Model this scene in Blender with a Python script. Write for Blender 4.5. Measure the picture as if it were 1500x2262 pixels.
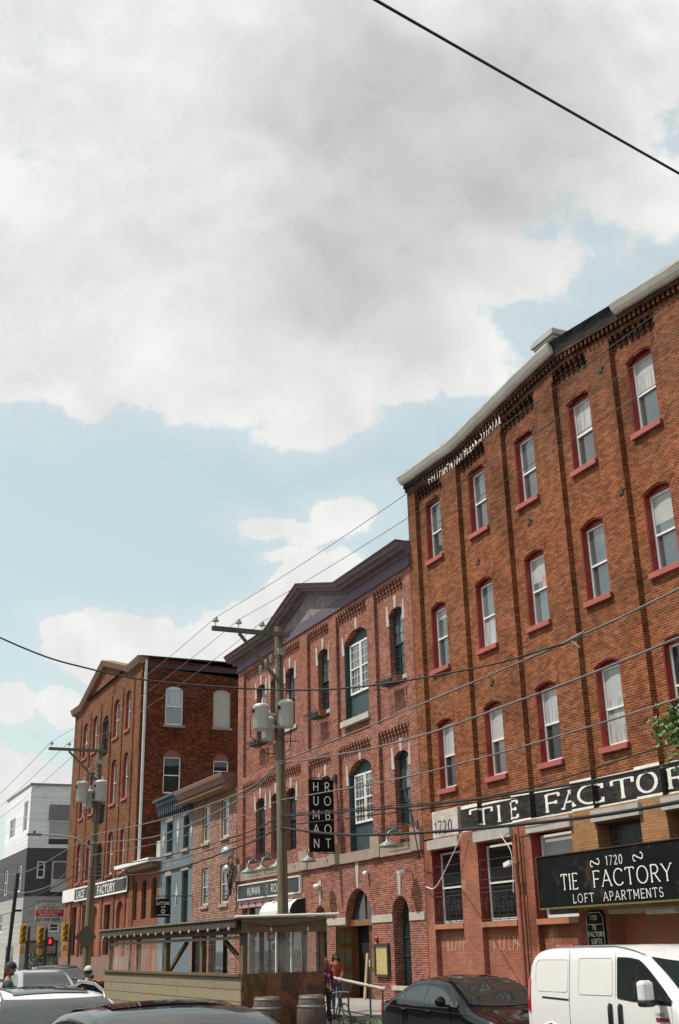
import bpy, bmesh, math, random
from mathutils import Vector, Matrix
random.seed(7)
R_ = math.radians
scene = bpy.context.scene
for o in list(bpy.data.objects): bpy.data.objects.remove(o)

# ------------------------------------------------------------------ camera
EYE = Vector((0, 0, 1.95))
PITCH, ROLL, YAW = R_(20.994), R_(-1.4097), R_(25.107)
FW = Vector((math.sin(YAW)*math.cos(PITCH), math.cos(YAW)*math.cos(PITCH), math.sin(PITCH)))
R0 = Vector((math.cos(YAW), -math.sin(YAW), 0)); U0 = R0.cross(FW)
RT = math.cos(ROLL)*R0 + math.sin(ROLL)*U0; UP = -math.sin(ROLL)*R0 + math.cos(ROLL)*U0
cam = bpy.data.cameras.new('camera'); camo = bpy.data.objects.new('camera', cam)
scene.collection.objects.link(camo); scene.camera = camo
M = Matrix((RT, UP, -FW)).transposed().to_4x4(); M.translation = EYE
camo.matrix_world = M
cam.sensor_fit = 'HORIZONTAL'; cam.sensor_width = 24.0; cam.lens = 24.0*2500/1500.0
cam.clip_end = 2000; cam.clip_start = 0.05
scene.render.resolution_x = 679; scene.render.resolution_y = 1024
scene.view_settings.view_transform = 'Standard'; scene.view_settings.look = 'None'
scene.view_settings.exposure = 0.0; scene.view_settings.gamma = 1
SUN_EL, SUN_AZ = R_(60), R_(17)          # azimuth from the wall normal (-X) toward +Y
TOSUN = Vector((-math.cos(SUN_AZ)*math.cos(SUN_EL), math.sin(SUN_AZ)*math.cos(SUN_EL), math.sin(SUN_EL)))
sl = bpy.data.lights.new('sun', 'SUN'); sl.energy = 4.3; sl.angle = R_(0.6); sl.color = (1, .955, .88)
so = bpy.data.objects.new('sun', sl); scene.collection.objects.link(so)
so.rotation_euler = TOSUN.to_track_quat('Z', 'Y').to_euler(); so.location = (-20, 20, 60)

# ------------------------------------------------------------------ world: sky with clouds
world = bpy.data.worlds.new('World'); scene.world = world; world.use_nodes = True
wt = world.node_tree; wt.nodes.clear()
class NT:
    def __init__(s, t): s.t = t
    def n(s, typ, **kw):
        nd = s.t.nodes.new(typ)
        for k, v in kw.items():
            if k.startswith('i_'):
                nd.inputs[k[2:].replace('_', ' ')].default_value = v
            else: setattr(nd, k, v)
        return nd
    def l(s, a, b): s.t.links.new(a, b)
    def val(s, sock, x):
        if isinstance(x, (int, float)): sock.default_value = x
        elif isinstance(x, (tuple, list, Vector)): sock.default_value = tuple(x)
        else: s.l(x, sock)
    def m(s, op, a, b=0.0, c=None, clamp=False):
        nd = s.t.nodes.new('ShaderNodeMath'); nd.operation = op; nd.use_clamp = clamp
        s.val(nd.inputs[0], a); s.val(nd.inputs[1], b)
        if c is not None: s.val(nd.inputs[2], c)
        return nd.outputs[0]
    def vm(s, op, a, b=(0, 0, 0)):
        nd = s.t.nodes.new('ShaderNodeVectorMath'); nd.operation = op
        s.val(nd.inputs[0], a); s.val(nd.inputs[1], b)
        return nd.outputs['Value'] if op in ('DOT_PRODUCT', 'LENGTH') else nd.outputs[0]
    def mix(s, f, a, b, blend='MIX'):
        nd = s.t.nodes.new('ShaderNodeMix'); nd.data_type = 'RGBA'; nd.blend_type = blend
        s.val(nd.inputs[0], f)
        for k, x in ((6, a), (7, b)):
            if isinstance(x, tuple) and len(x) == 3: x = x + (1,)
            s.val(nd.inputs[k], x)
        return nd.outputs[2]
    def noise(s, vec, scale, detail=4, rough=.5, out='Fac'):
        nd = s.t.nodes.new('ShaderNodeTexNoise'); s.l(vec, nd.inputs['Vector'])
        nd.inputs['Scale'].default_value = scale; nd.inputs['Detail'].default_value = detail
        nd.inputs['Roughness'].default_value = rough
        return nd.outputs[out]
    def ramp(s, f, a, b, lo=0.0, hi=1.0, smooth=True):
        nd = s.t.nodes.new('ShaderNodeMapRange'); nd.interpolation_type = 'SMOOTHSTEP' if smooth else 'LINEAR'
        s.val(nd.inputs[0], f); nd.inputs[1].default_value = a; nd.inputs[2].default_value = b
        nd.inputs[3].default_value = lo; nd.inputs[4].default_value = hi
        return nd.outputs[0]
    def comb(s, x, y, z):
        nd = s.t.nodes.new('ShaderNodeCombineXYZ')
        for i, v in enumerate((x, y, z)): s.val(nd.inputs[i], v)
        return nd.outputs[0]

def build_sky():
    g = NT(wt)
    tc = g.n('ShaderNodeTexCoord'); d = tc.outputs['Generated']
    sky = g.n('ShaderNodeTexSky'); sky.sky_type = 'NISHITA'; sky.sun_disc = False
    sky.sun_elevation = SUN_EL
    sky.sun_rotation = math.atan2(TOSUN.x, TOSUN.y)
    sky.air_density = 1.0; sky.dust_density = 2.2; sky.ozone_density = 1.0
    # sky chart: gnomonic chart about one fixed bearing of the sky
    C = FW; E1 = RT; E2 = UP
    w = g.m('MAXIMUM', g.vm('DOT_PRODUCT', d, C), 0.02)
    u = g.m('DIVIDE', g.vm('DOT_PRODUCT', d, E1), w)
    v = g.m('DIVIDE', g.vm('DOT_PRODUCT', d, E2), w)
    uv = g.comb(u, v, 0.0)
    wa = g.n('ShaderNodeTexNoise'); wa.inputs['Scale'].default_value = 5; wa.inputs['Detail'].default_value = 3
    g.l(uv, wa.inputs['Vector'])
    warp = g.vm('MULTIPLY', g.vm('SUBTRACT', wa.outputs['Color'], (.5, .5, .5)), (.10, .10, 0))
    uvw = g.vm('ADD', uv, warp)
    def P(x, y, a, b, amp=1.0):     # centre and radii of a cloud lobe on the chart
        return ((x-750)/2500, (1131-y)/2500, a/2500, b/2500, amp)
    lobes = [P(560, 150, 900, 520), P(250, 560, 560, 300), P(760, 520, 560, 330), P(560, 800, 340, 130),
             P(150, 770, 330, 110), P(700, 880, 130, 85), P(520, 880, 120, 75), P(960, 770, 190, 80), P(215, 850, 70, 60), P(1120, 600, 190, 120),
             P(1440, 440, 260, 120), P(1340, 340, 90, 45), P(1080, 160, 480, 330), P(1060, 400, 240, 200), P(1430, 60, 260, 190), P(640, 930, 90, 60), P(870, 830, 120, 60), P(60, 820, 130, 60),
             P(600, 1150, 100, 36), P(755, 1120, 85, 55), P(690, 1165, 90, 40), P(640, 1215, 80, 20), 
             P(740, 1300, 140, 80), P(215, 1405, 150, 78), P(360, 1450, 140, 52), P(500, 1420, 130, 75), P(480, 1520, 260, 60), P(640, 1360, 130, 60),
             P(5, 1555, 50, 38), P(125, 1545, 45, 34), P(70, 1725, 170, 75), P(200, 1780, 200, 80)]
    m = None
    for (cu, cv, a, b, amp) in lobes:
        q = g.vm('MULTIPLY', g.vm('SUBTRACT', uvw, (cu, cv, 0)), (1/a, 1/b, 0))
        r = g.m('SUBTRACT', 1.0, g.vm('LENGTH', q))
        r = g.m('MULTIPLY', g.m('ADD', r, .10 if (a*b)**.5 < .06 else 0.0), min(1.0, (a*b)**.5/0.035)*.55)
        m = r if m is None else g.m('SMOOTH_MAX', m, r, 0.05)
    # whatever lies outside the charted part: broken cloud from plain 3D noise
    big = g.noise(g.vm('MULTIPLY', d, (1, 1, 1.8)), 3.2, 9, .6)
    out = g.m('SUBTRACT', g.ramp(big, .38, .62, -.5, .6, False), 0.05)
    edge = g.m('MAXIMUM', g.m('ABSOLUTE', u), g.m('MULTIPLY', g.m('ABSOLUTE', v), .66))
    ow = g.ramp(edge, .31, .45)
    m = g.m('ADD', g.m('MULTIPLY', m, g.m('SUBTRACT', 1, ow)), g.m('MULTIPLY', out, ow))
    f1 = g.noise(uv, 14, 10, .66); f2 = g.noise(d, 5.0, 6, .55)
    nz = g.m('SUBTRACT', g.m('ADD', g.m('MULTIPLY', f1, .75), g.m('MULTIPLY', f2, .25)), .5)
    mm = g.m('ADD', m, g.m('MULTIPLY', nz, g.ramp(v, -.10, .05, 1.35, 1.15)))
    low = g.ramp(v, -.10, .02, .35, 1.0)
    mask = g.ramp(g.m('DIVIDE', mm, low), -.02, .15)
    thin = g.ramp(mm, -.34, .10, 0, .30)
    mask = g.m('MAXIMUM', mask, thin)
    deep = g.ramp(g.m('ADD', m, g.m('MULTIPLY', g.m('SUBTRACT', g.noise(uvw, 4.2, 7, .55), .5), 1.5)), .10, 1.0)
    sh = None
    for (cu, cv, a, b, amp) in (P(900, 330, 560, 420), P(760, 620, 430, 260), P(1150, 200, 380, 300)):
        r = g.m('SUBTRACT', 1.0, g.vm('LENGTH', g.vm('MULTIPLY', g.vm('SUBTRACT', uvw, (cu, cv, 0)), (1/a, 1/b, 0))))
        sh = r if sh is None else g.m('SMOOTH_MAX', sh, r, .2)
    deep = g.m('ADD', g.m('MULTIPLY', deep, .45), g.ramp(g.m('ADD', sh, g.m('MULTIPLY', g.m('SUBTRACT', g.noise(uvw, 3.5, 6, .55), .5), 1.3)), -.05, .75, 0, .75), clamp=True)
    vv = g.ramp(v, -.10, .10)     # low cumulus stay white; the large deck above is seen from beneath
    deep = g.m('MULTIPLY', deep, vv)
    wisp = g.noise(uvw, 22, 6, .6)
    base = g.mix(deep, (.88, .88, .865), (.58, .59, .585))
    base = g.mix(g.ramp(wisp, .3, .7, 0, .12), base, (.52, .54, .55))
    # billows: relief of the same noise between two nearby bearings, lit from above
    r1 = g.noise(uvw, 6.5, 6, .52); r2 = g.noise(g.vm('ADD', uvw, (.008, .024, 0)), 6.5, 6, .52)
    rel = g.ramp(g.m('SUBTRACT', r1, r2), -.16, .16, .86, 1.10, False)
    base = g.vm('MULTIPLY', base, g.comb(rel, rel, rel))
    lum = g.vm('SCALE', base, (0, 0, 0)); lum.node.inputs['Scale'].default_value = 10.0
    blue = g.vm('ADD', g.vm('MULTIPLY', sky.outputs[0], (.9, .9, .62)), (4.0, 4.7, 5.0))
    col = g.mix(mask, blue, lum)
    bg = g.n('ShaderNodeBackground'); g.l(col, bg.inputs[0]); bg.inputs[1].default_value = 0.1
    o = g.n('ShaderNodeOutputWorld'); g.l(bg.outputs[0], o.inputs[0])
build_sky()

# ------------------------------------------------------------------ helpers
WL = {}
COL = scene.collection
def tag(o, label=None, cat=None, group=None, kind=None):
    if label: o['label'] = label
    if cat: o['category'] = cat
    if group: o['group'] = group
    if kind: o['kind'] = kind
    return o
def thing(name, label, cat, loc, group=None):
    o = bpy.data.objects.new(name, None); COL.objects.link(o); o.location = loc; o.empty_display_size = .3
    WL[o.name] = Vector(loc)
    return tag(o, label, cat, group)
def copy_tree(o, parent=None):
    c = o.copy(); COL.objects.link(c)
    if parent: c.parent = parent
    WL[c.name] = WL[o.name].copy()
    for ch in list(o.children): copy_tree(ch, c)
    return c
class MB:
    def __init__(s): s.v = []; s.f = []; s.sm = []
    def face(s, pts, smooth=False):
        i = len(s.v); s.v += [tuple(p) for p in pts]; s.f.append(tuple(range(i, i+len(pts)))); s.sm.append(smooth); return s
    def box(s, x0, x1, y0, y1, z0, z1, mp=None):
        c = [(x0,y0,z0),(x1,y0,z0),(x1,y1,z0),(x0,y1,z0),(x0,y0,z1),(x1,y0,z1),(x1,y1,z1),(x0,y1,z1)]
        if mp: c = [mp(*p) for p in c]
        i = len(s.v); s.v += c
        for f in ((3,2,1,0),(4,5,6,7),(0,1,5,4),(1,2,6,5),(2,3,7,6),(3,0,4,7)):
            s.f.append(tuple(i+k for k in f)); s.sm.append(False)
        return s
    def obox(s, c, ax, ay, az):     # box from centre and three half-axis vectors
        c = Vector(c); ax, ay, az = Vector(ax), Vector(ay), Vector(az)
        return s.box(-1, 1, -1, 1, -1, 1, mp=lambda a, b, d: tuple(c + ax*a + ay*b + az*d))
    def prism(s, poly, d0, d1, mp):   # poly [(u,w)], extruded along third coord, mp(u,w,d)
        n = len(poly)
        s.face([mp(u, w, d0) for u, w in poly]); s.face([mp(u, w, d1) for u, w in reversed(poly)])
        for i in range(n):
            a, b = poly[i], poly[(i+1) % n]
            s.face([mp(*a, d0), mp(*a, d1), mp(*b, d1), mp(*b, d0)])
        return s
    def grid(s, rows, closed=False, smooth=True):
        i = len(s.v); nr, nc = len(rows), len(rows[0])
        for r in rows: s.v += [tuple(p) for p in r]
        for a in range(nr-1):
            for b in range(nc if closed else nc-1):
                b2 = (b+1) % nc
                s.f.append((i+a*nc+b, i+a*nc+b2, i+(a+1)*nc+b2, i+(a+1)*nc+b)); s.sm.append(smooth)
        return s
    def tube(s, pts, r, n=8, caps=True):
        pts = [Vector(p) for p in pts]; rows = []
        rr = r if isinstance(r, (list, tuple)) else [r]*len(pts)
        up = None
        for i, p in enumerate(pts):
            t = (pts[min(i+1, len(pts)-1)] - pts[max(i-1, 0)]).normalized()
            if up is None:
                up = Vector((0, 0, 1)) if abs(t.z) < .9 else Vector((1, 0, 0))
            a = t.cross(up).normalized(); b = a.cross(t).normalized(); up = b
            rows.append([p + (a*math.cos(2*math.pi*k/n) + b*math.sin(2*math.pi*k/n))*rr[i] for k in range(n)])
        s.grid(rows, closed=True)
        if caps: s.face(rows[0]); s.face(list(reversed(rows[-1])))
        return s
    def lathe(s, prof, c, n=20, axis='z'):
        rows = []
        for r, h in prof:
            row = []
            for k in range(n):
                a = 2*math.pi*k/n; p = (r*math.cos(a), r*math.sin(a), h)
                if axis == 'x': p = (h, p[0], p[1])
                if axis == 'y': p = (p[0], h, p[1])
                row.append((c[0]+p[0], c[1]+p[1], c[2]+p[2]))
            rows.append(row)
        return s.grid(rows, closed=True)
    def ball(s, c, r, n=12, sc=(1, 1, 1)):
        rows = []
        for i in range(n//2+1):
            t = math.pi*i/(n//2); rows.append([(c[0]+r*sc[0]*math.sin(t)*math.cos(2*math.pi*k/n), c[1]+r*sc[1]*math.sin(t)*math.sin(2*math.pi*k/n), c[2]+r*sc[2]*math.cos(t)) for k in range(n)])
        return s.grid(rows, closed=True)
    def mark(s):
        if not hasattr(s, 'mk'): s.mk = []
        s.mk.append((len(s.v), len(s.f))); return s
    def build_each(s, name, mat, parent=None, bevel=0):
        mk = s.mk+[(len(s.v), len(s.f))]
        for (v0, f0), (v1, f1) in zip(mk, mk[1:]):
            q = MB(); q.v = s.v[v0:v1]; q.f = [tuple(i-v0 for i in f) for f in s.f[f0:f1]]; q.sm = s.sm[f0:f1]
            if q.f: q.build(name, mat, parent, bevel)
    def build(s, name, mat, parent=None, bevel=0):
        base = WL[parent.name] if parent else Vector((0, 0, 0))
        me = bpy.data.meshes.new(name)
        me.from_pydata([(v[0]-base.x, v[1]-base.y, v[2]-base.z) for v in s.v], [], s.f)
        me.polygons.foreach_set('use_smooth', s.sm); me.update()
        me.materials.append(mat)
        o = bpy.data.objects.new(name, me); COL.objects.link(o)
        if parent: o.parent = parent
        if bevel:
            b = o.modifiers.new('bevel', 'BEVEL'); b.width = bevel; b.segments = 2; b.limit_method = 'ANGLE'
        WL[o.name] = base.copy()
        return o

# ------------------------------------------------------------------ materials
MC = {}
def newmat(name):
    m = bpy.data.materials.new(name); m.use_nodes = True
    t = m.node_tree; t.nodes.clear(); g = NT(t)
    b = g.n('ShaderNodeBsdfPrincipled'); o = g.n('ShaderNodeOutputMaterial'); g.l(b.outputs[0], o.inputs[0])
    return m, g, b
def coords(g):
    tc = g.n('ShaderNodeTexCoord'); return tc.outputs['Object']
def plain(name, c, rough=.7, metal=0, var=.25, scale=3, bump=.15, bscale=40, coat=0, spec=.5, dirt=None):
    if name in MC: return MC[name]
    m, g, b = newmat(name); co = coords(g)
    n1 = g.noise(co, scale, 6, .6); n2 = g.noise(co, bscale, 3, .6)
    k = g.ramp(g.m('ADD', g.m('MULTIPLY', n1, .7), g.m('MULTIPLY', n2, .3)), .3, .7, 1-var, 1+var*.6, False)
    col = g.vm('MULTIPLY', g.comb(k, k, k), tuple(c))
    if dirt: col = g.mix(g.ramp(g.noise(co, dirt[1], 8, .65), dirt[2], dirt[2]+.12), col, dirt[0])
    g.l(col, b.inputs['Base Color']); b.inputs['Metallic'].default_value = metal
    g.l(g.ramp(n1, .3, .7, max(0, rough-.08), min(1, rough+.08)), b.inputs['Roughness'])
    b.inputs['Specular IOR Level'].default_value = spec
    if coat: b.inputs['Coat Weight'].default_value = coat; b.inputs['Coat Roughness'].default_value = .04
    if bump:
        bp = g.n('ShaderNodeBump'); bp.inputs['Strength'].default_value = bump; bp.inputs['Distance'].default_value = .01
        g.l(n2, bp.inputs['Height']); g.l(bp.outputs[0], b.inputs['Normal'])
    MC[name] = m; return m
def facade_uv(g):
    tc = coords(g); sp = g.n('ShaderNodeSeparateXYZ'); g.l(tc, sp.inputs[0])
    ge = g.n('ShaderNodeNewGeometry'); sn = g.n('ShaderNodeSeparateXYZ'); g.l(ge.outputs['Normal'], sn.inputs[0])
    f = g.m('GREATER_THAN', g.m('ABSOLUTE', sn.outputs[0]), .6)
    u = g.m('ADD', g.m('MULTIPLY', sp.outputs[1], f), g.m('MULTIPLY', sp.outputs[0], g.m('SUBTRACT', 1, f)))
    return tc, g.comb(u, sp.outputs[2], 0.0), sp
def brick(name, c1, c2, mortar, w=.215, h=.066, ms=.009, var=.35, soot=(.05, .035, .025), sootv=.62, pale=None, bump=.6, rough=.9, streak=.38, crown=None):
    if name in MC: return MC[name]
    m, g, b = newmat(name); tc, uv, sp = facade_uv(g)
    uvn = g.vm('ADD', uv, g.vm('MULTIPLY', g.vm('SUBTRACT', g.n('ShaderNodeTexNoise').outputs['Color'], (.5, .5, .5)), (0, 0, 0)))
    jit = g.n('ShaderNodeTexNoise'); jit.inputs['Scale'].default_value = 9; g.l(uv, jit.inputs['Vector'])
    uvj = g.vm('ADD', uv, g.vm('MULTIPLY', g.vm('SUBTRACT', jit.outputs['Color'], (.5, .5, .5)), (.012, .010, 0)))
    br = g.n('ShaderNodeTexBrick'); br.offset = .5
    g.l(uvj, br.inputs['Vector'])
    br.inputs['Color1'].default_value = (*c1, 1); br.inputs['Color2'].default_value = (*c2, 1)
    br.inputs['Mortar'].default_value = (*mortar, 1); br.inputs['Scale'].default_value = 1
    br.inputs['Brick Width'].default_value = w; br.inputs['Row Height'].default_value = h
    br.inputs['Mortar Size'].default_value = ms; br.inputs['Mortar Smooth'].default_value = .3; br.inputs['Bias'].default_value = 0
    # each brick's own tint, from a noise sampled once per brick
    su = g.n('ShaderNodeSeparateXYZ'); g.l(uvj, su.inputs[0])
    row = g.m('FLOOR', g.m('DIVIDE', su.outputs[1], h))
    cu = g.m('FLOOR', g.m('SUBTRACT', g.m('DIVIDE', su.outputs[0], w), g.m('MULTIPLY', g.m('MODULO', row, 2), .5)))
    wn = g.n('ShaderNodeTexWhiteNoise'); wn.noise_dimensions = '2D'; g.l(g.comb(cu, row, 0), wn.inputs['Vector'])
    t = g.ramp(wn.outputs['Value'], 0, 1, 1-var, 1+var, False)
    n0 = g.noise(tc, 1.1, 6, .65); n1 = g.noise(tc, .35, 5, .6); n2 = g.noise(tc, 30, 3, .6)
    t = g.m('MULTIPLY', t, g.ramp(n0, .3, .7, .80, 1.18, False)); t = g.m('MULTIPLY', t, g.ramp(n2, .3, .7, .82, 1.15, False))
    col = g.vm('MULTIPLY', br.outputs['Color'], g.comb(t, t, t))
    # rain streaks: noise stretched along z
    st = g.noise(g.vm('MULTIPLY', tc, (2.6, 2.6, .22)), 1.6, 6, .6)
    sk = g.m('MAXIMUM', g.ramp(n1, sootv-.1, sootv+.12, 0, .8), g.ramp(st, .55, .78, 0, streak))
    col = g.mix(g.ramp(g.noise(tc, .28, 4, .6), .46, .62, 0, .4), col, g.vm('MULTIPLY', col, (1.12, .86, .76)))
    col = g.mix(sk, col, g.vm('MULTIPLY', col, (.42, .40, .40)))
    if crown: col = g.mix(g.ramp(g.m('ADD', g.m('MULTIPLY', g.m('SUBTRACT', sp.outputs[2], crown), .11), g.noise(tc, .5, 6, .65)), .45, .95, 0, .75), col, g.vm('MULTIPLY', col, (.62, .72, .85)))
    if pale: col = g.mix(g.ramp(g.noise(tc, .8, 8, .7), .58, .72, 0, pale[1]), col, pale[0])
    g.l(col, b.inputs['Base Color']); b.inputs['Roughness'].default_value = rough
    b.inputs['Specular IOR Level'].default_value = .12
    bp = g.n('ShaderNodeBump'); bp.inputs['Strength'].default_value = bump; bp.inputs['Distance'].default_value = .012
    hgt = g.m('ADD', g.m('MULTIPLY', g.m('SUBTRACT', 1, br.outputs['Fac']), .7), g.m('MULTIPLY', n2, .6))
    hgt = g.m('ADD', hgt, g.m('MULTIPLY', wn.outputs['Value'], .25))
    g.l(hgt, bp.inputs['Height']); g.l(bp.outputs[0], b.inputs['Normal'])
    MC[name] = m; return m
def glass(name, c=(.10, .115, .12), ior=2.1, rough=.03, var=.35):
    if name in MC: return MC[name]
    m, g, b = newmat(name); co = coords(g)
    k = g.ramp(g.noise(co, .9, 3, .5), .3, .7, 1-var, 1+var, False)
    g.l(g.vm('MULTIPLY', g.comb(k, k, k), c), b.inputs['Base Color'])
    b.inputs['Roughness'].default_value = rough; b.inputs['IOR'].default_value = ior
    bp = g.n('ShaderNodeBump'); bp.inputs['Strength'].default_value = .04; bp.inputs['Distance'].default_value = .02
    g.l(g.noise(co, 2.2, 2, .5), bp.inputs['Height']); g.l(bp.outputs[0], b.inputs['Normal'])
    MC[name] = m; return m
def siding(name, c, h=.15, axis=2, dark=.55, var=.12, rough=.6):
    if name in MC: return MC[name]
    m, g, b = newmat(name); co = coords(g); sp = g.n('ShaderNodeSeparateXYZ'); g.l(co, sp.inputs[0])
    q = g.m('FRACT', g.m('DIVIDE', sp.outputs[axis], h)); gap = g.ramp(q, 0.0, .1, 1, 0)
    wn = g.n('ShaderNodeTexWhiteNoise'); wn.noise_dimensions = '1D'; g.l(g.m('FLOOR', g.m('DIVIDE', sp.outputs[axis], h)), wn.inputs['W'])
    str_ = (1, 1, 12) if axis == 2 else (12, 12, 1)
    k = g.m('MULTIPLY', g.ramp(wn.outputs['Value'], 0, 1, 1-var, 1+var, False), g.ramp(g.noise(g.vm('MULTIPLY', co, str_), 2, 6, .65), .3, .7, .82, 1.12, False))
    col = g.vm('MULTIPLY', g.comb(k, k, k), c)
    col = g.mix(g.ramp(g.noise(co, 1.1, 8, .7), .52, .70, 0, .45), col, g.vm('MULTIPLY', col, (.62, .58, .55)))
    col = g.mix(g.m('MULTIPLY', gap, 1-dark), col, (0.01, .01, .01))
    g.l(col, b.inputs['Base Color']); b.inputs['Roughness'].default_value = rough
    bp = g.n('ShaderNodeBump'); bp.inputs['Strength'].default_value = .5; bp.inputs['Distance'].default_value = .015
    g.l(g.m('SUBTRACT', 1, gap), bp.inputs['Height']); g.l(bp.outputs[0], b.inputs['Normal'])
    MC[name] = m; return m
def emit(name, c, s):
    if name in MC: return MC[name]
    m, g, b = newmat(name); b.inputs['Base Color'].default_value = (*c, 1)
    b.inputs['Emission Color'].default_value = (*c, 1); b.inputs['Emission Strength'].default_value = s
    MC[name] = m; return m
def paint(name, c, rough=.25, coat=1.0, metal=0, dust=.12):
    if name in MC: return MC[name]
    m, g, b = newmat(name); co = coords(g)
    k = g.ramp(g.noise(co, 1.5, 6, .65), .35, .7, 0, dust)
    g.l(g.mix(k, tuple(c), tuple(min(1, x*1.5+.03) for x in c)), b.inputs['Base Color']); b.inputs['Specular IOR Level'].default_value = .5
    b.inputs['Metallic'].default_value = metal
    g.l(g.ramp(g.noise(co, 3, 5, .6), .3, .7, .04, .11 if sum(c) < 1 else .25), b.inputs['Roughness'])
    MC[name] = m; return m

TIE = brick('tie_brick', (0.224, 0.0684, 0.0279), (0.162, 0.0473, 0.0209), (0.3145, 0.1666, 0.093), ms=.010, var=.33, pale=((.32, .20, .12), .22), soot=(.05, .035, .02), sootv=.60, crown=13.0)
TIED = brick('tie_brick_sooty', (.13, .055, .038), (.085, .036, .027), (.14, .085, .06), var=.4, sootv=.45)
HRB = brick('pub_brick', (0.2435, 0.0721, 0.0519), (0.1813, 0.0524, 0.0394), (0.4353, 0.2841, 0.2181), ms=.010, var=.28, sootv=.66, pale=((.32, .19, .16), .2), streak=.3)
SALMON = brick('painted_salmon_brick', (0.357, 0.1458, 0.0994), (0.3255, 0.1296, 0.0864), (0.2835, 0.1134, 0.0756), var=.10, bump=.8, pale=((.46, .30, .17), .8), sootv=.60, rough=.75)
TANB = brick('painted_tan_brick', (.37, .20, .095), (.33, .17, .08), (.30, .155, .075), var=.10, bump=.8, sootv=.7, rough=.75)
BLKB = brick('painted_black_brick', (.045, .042, .040), (.030, .028, .027), (.035, .032, .030), var=.35, bump=.8, rough=.7, pale=((.16, .14, .12), .35))
WHTB = brick('painted_white_brick', (.62, .60, .56), (.55, .53, .50), (.50, .48, .45), var=.08, bump=.7, rough=.7)
DKB = brick('dark_base_brick', (.06, .05, .045), (.04, .035, .03), (.05, .045, .04), var=.3)
LACES = brick('lace_side_brick', (0.1616, 0.041, 0.017), (0.0943, 0.0246, 0.0127), (0.0673, 0.0355, 0.023), var=.5, sootv=.55, streak=.5)
LACEF = brick('lace_front_brick', (0.2019, 0.0842, 0.0427), (0.1596, 0.0615, 0.032), (0.1878, 0.1077, 0.0622), var=.3, pale=((.36, .27, .20), .35), sootv=.6)
ROWB = brick('rowhouse_brick', (0.1971, 0.0686, 0.0449), (0.1408, 0.0477, 0.0328), (0.488, 0.3815, 0.3086), ms=.013, h=.075, w=.24, var=.3, sootv=.7)
ADDB = brick('addition_brick', (0.261, 0.1, 0.063), (0.216, 0.082, 0.0525), (0.216, 0.1, 0.0683), var=.14, sootv=.7)
STONE = plain('belt_stone', (.34, .25, .20), .85, var=.3, scale=2.5, bump=.4)
LSTONE = plain('pale_stone', (.46, .42, .37), .85, var=.25, bump=.3)
REDP = plain('red_trim_paint', (.27, .030, .025), .45, var=.25)
SILLP = plain('pink_sill_paint', (.38, .095, .078), .6, var=.2, bump=.3)
WHITE = plain('white_frame_paint', (.78, .77, .74), .45, var=.12)
GUTTER = plain('white_gutter_paint', (.72, .69, .63), .4, var=.22, scale=1.2, dirt=((.30, .25, .20), 1.4, .62))
BLACKT = plain('black_tar', (.015, .014, .013), .7, var=.4)
PURPLE = plain('purple_fascia_paint', (.115, .085, .12), .7, var=.3, scale=2)
PANELG = plain('weathered_gable_panel', (.23, .205, .21), .85, var=.5, scale=2.2, bump=.3, dirt=((.08, .10, .11), 2.5, .55))
CORN = plain('cornice_wood', (.17, .125, .13), .75, var=.4, scale=3)
TEAL = plain('dark_teal_paint', (.018, .050, .056), .5, var=.3)
TEALP = plain('teal_panel_paint', (.034, .068, .074), .6, var=.25)
IRON = plain('black_iron', (.035, .042, .042), .6, var=.3)
GLS = glass('window_glass', (.05, .06, .065), 2.3); GLD = glass('dark_window_glass', (.022, .026, .028), 1.6)
GLB = glass('blue_grey_glass', (.10, .12, .13), 2.2)
def curtain():
    m, g, b = newmat('white_curtain'); co = coords(g); sp = g.n('ShaderNodeSeparateXYZ'); g.l(co, sp.inputs[0])
    u = g.m('ADD', sp.outputs[1], sp.outputs[0]); n = g.noise(g.comb(g.m('MULTIPLY', u, 9), g.m('MULTIPLY', sp.outputs[2], .5), 0), 2, 4, .6)
    k = g.ramp(n, .32, .68, .20, .50, False); g.l(g.vm('MULTIPLY', g.comb(k, k, k), (.98, 1, 1)), b.inputs['Base Color']); b.inputs['Roughness'].default_value = .8
    b.inputs['Coat Weight'].default_value = 1; b.inputs['Coat IOR'].default_value = 1.7; b.inputs['Coat Roughness'].default_value = .03; return m
CURT = curtain()
BLIND = plain('grey_blind', (.40, .41, .40), .5, var=.12, coat=.4)
BOARD = plain('grey_board', (.40, .36, .31), .8, var=.15, bump=.25)
TIMB = siding('weathered_timber', (.16, .105, .06), 10, var=.1)
METAL = plain('galvanised', (.42, .43, .43), .45, metal=.5, var=.2)
WIREG = plain('grey_cable', (.17, .15, .14), .6, var=.3)
WIREB = plain('black_cable', (.012, .011, .012), .6, var=.3)
LETW = plain('white_letter_paint', (.82, .80, .75), .7, spec=.2, var=.3, scale=8)
GOLD = plain('gold_letter_paint', (.80, .70, .46), .5, var=.15)
SIGNB = plain('black_sign_board', (.006, .007, .008), .6, spec=.15, var=.5, dirt=((.045, .03, .02), 1.6, .55))
CONC = plain('concrete', (.30, .285, .26), .9, var=.2, scale=1.2, bump=.3)

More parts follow.
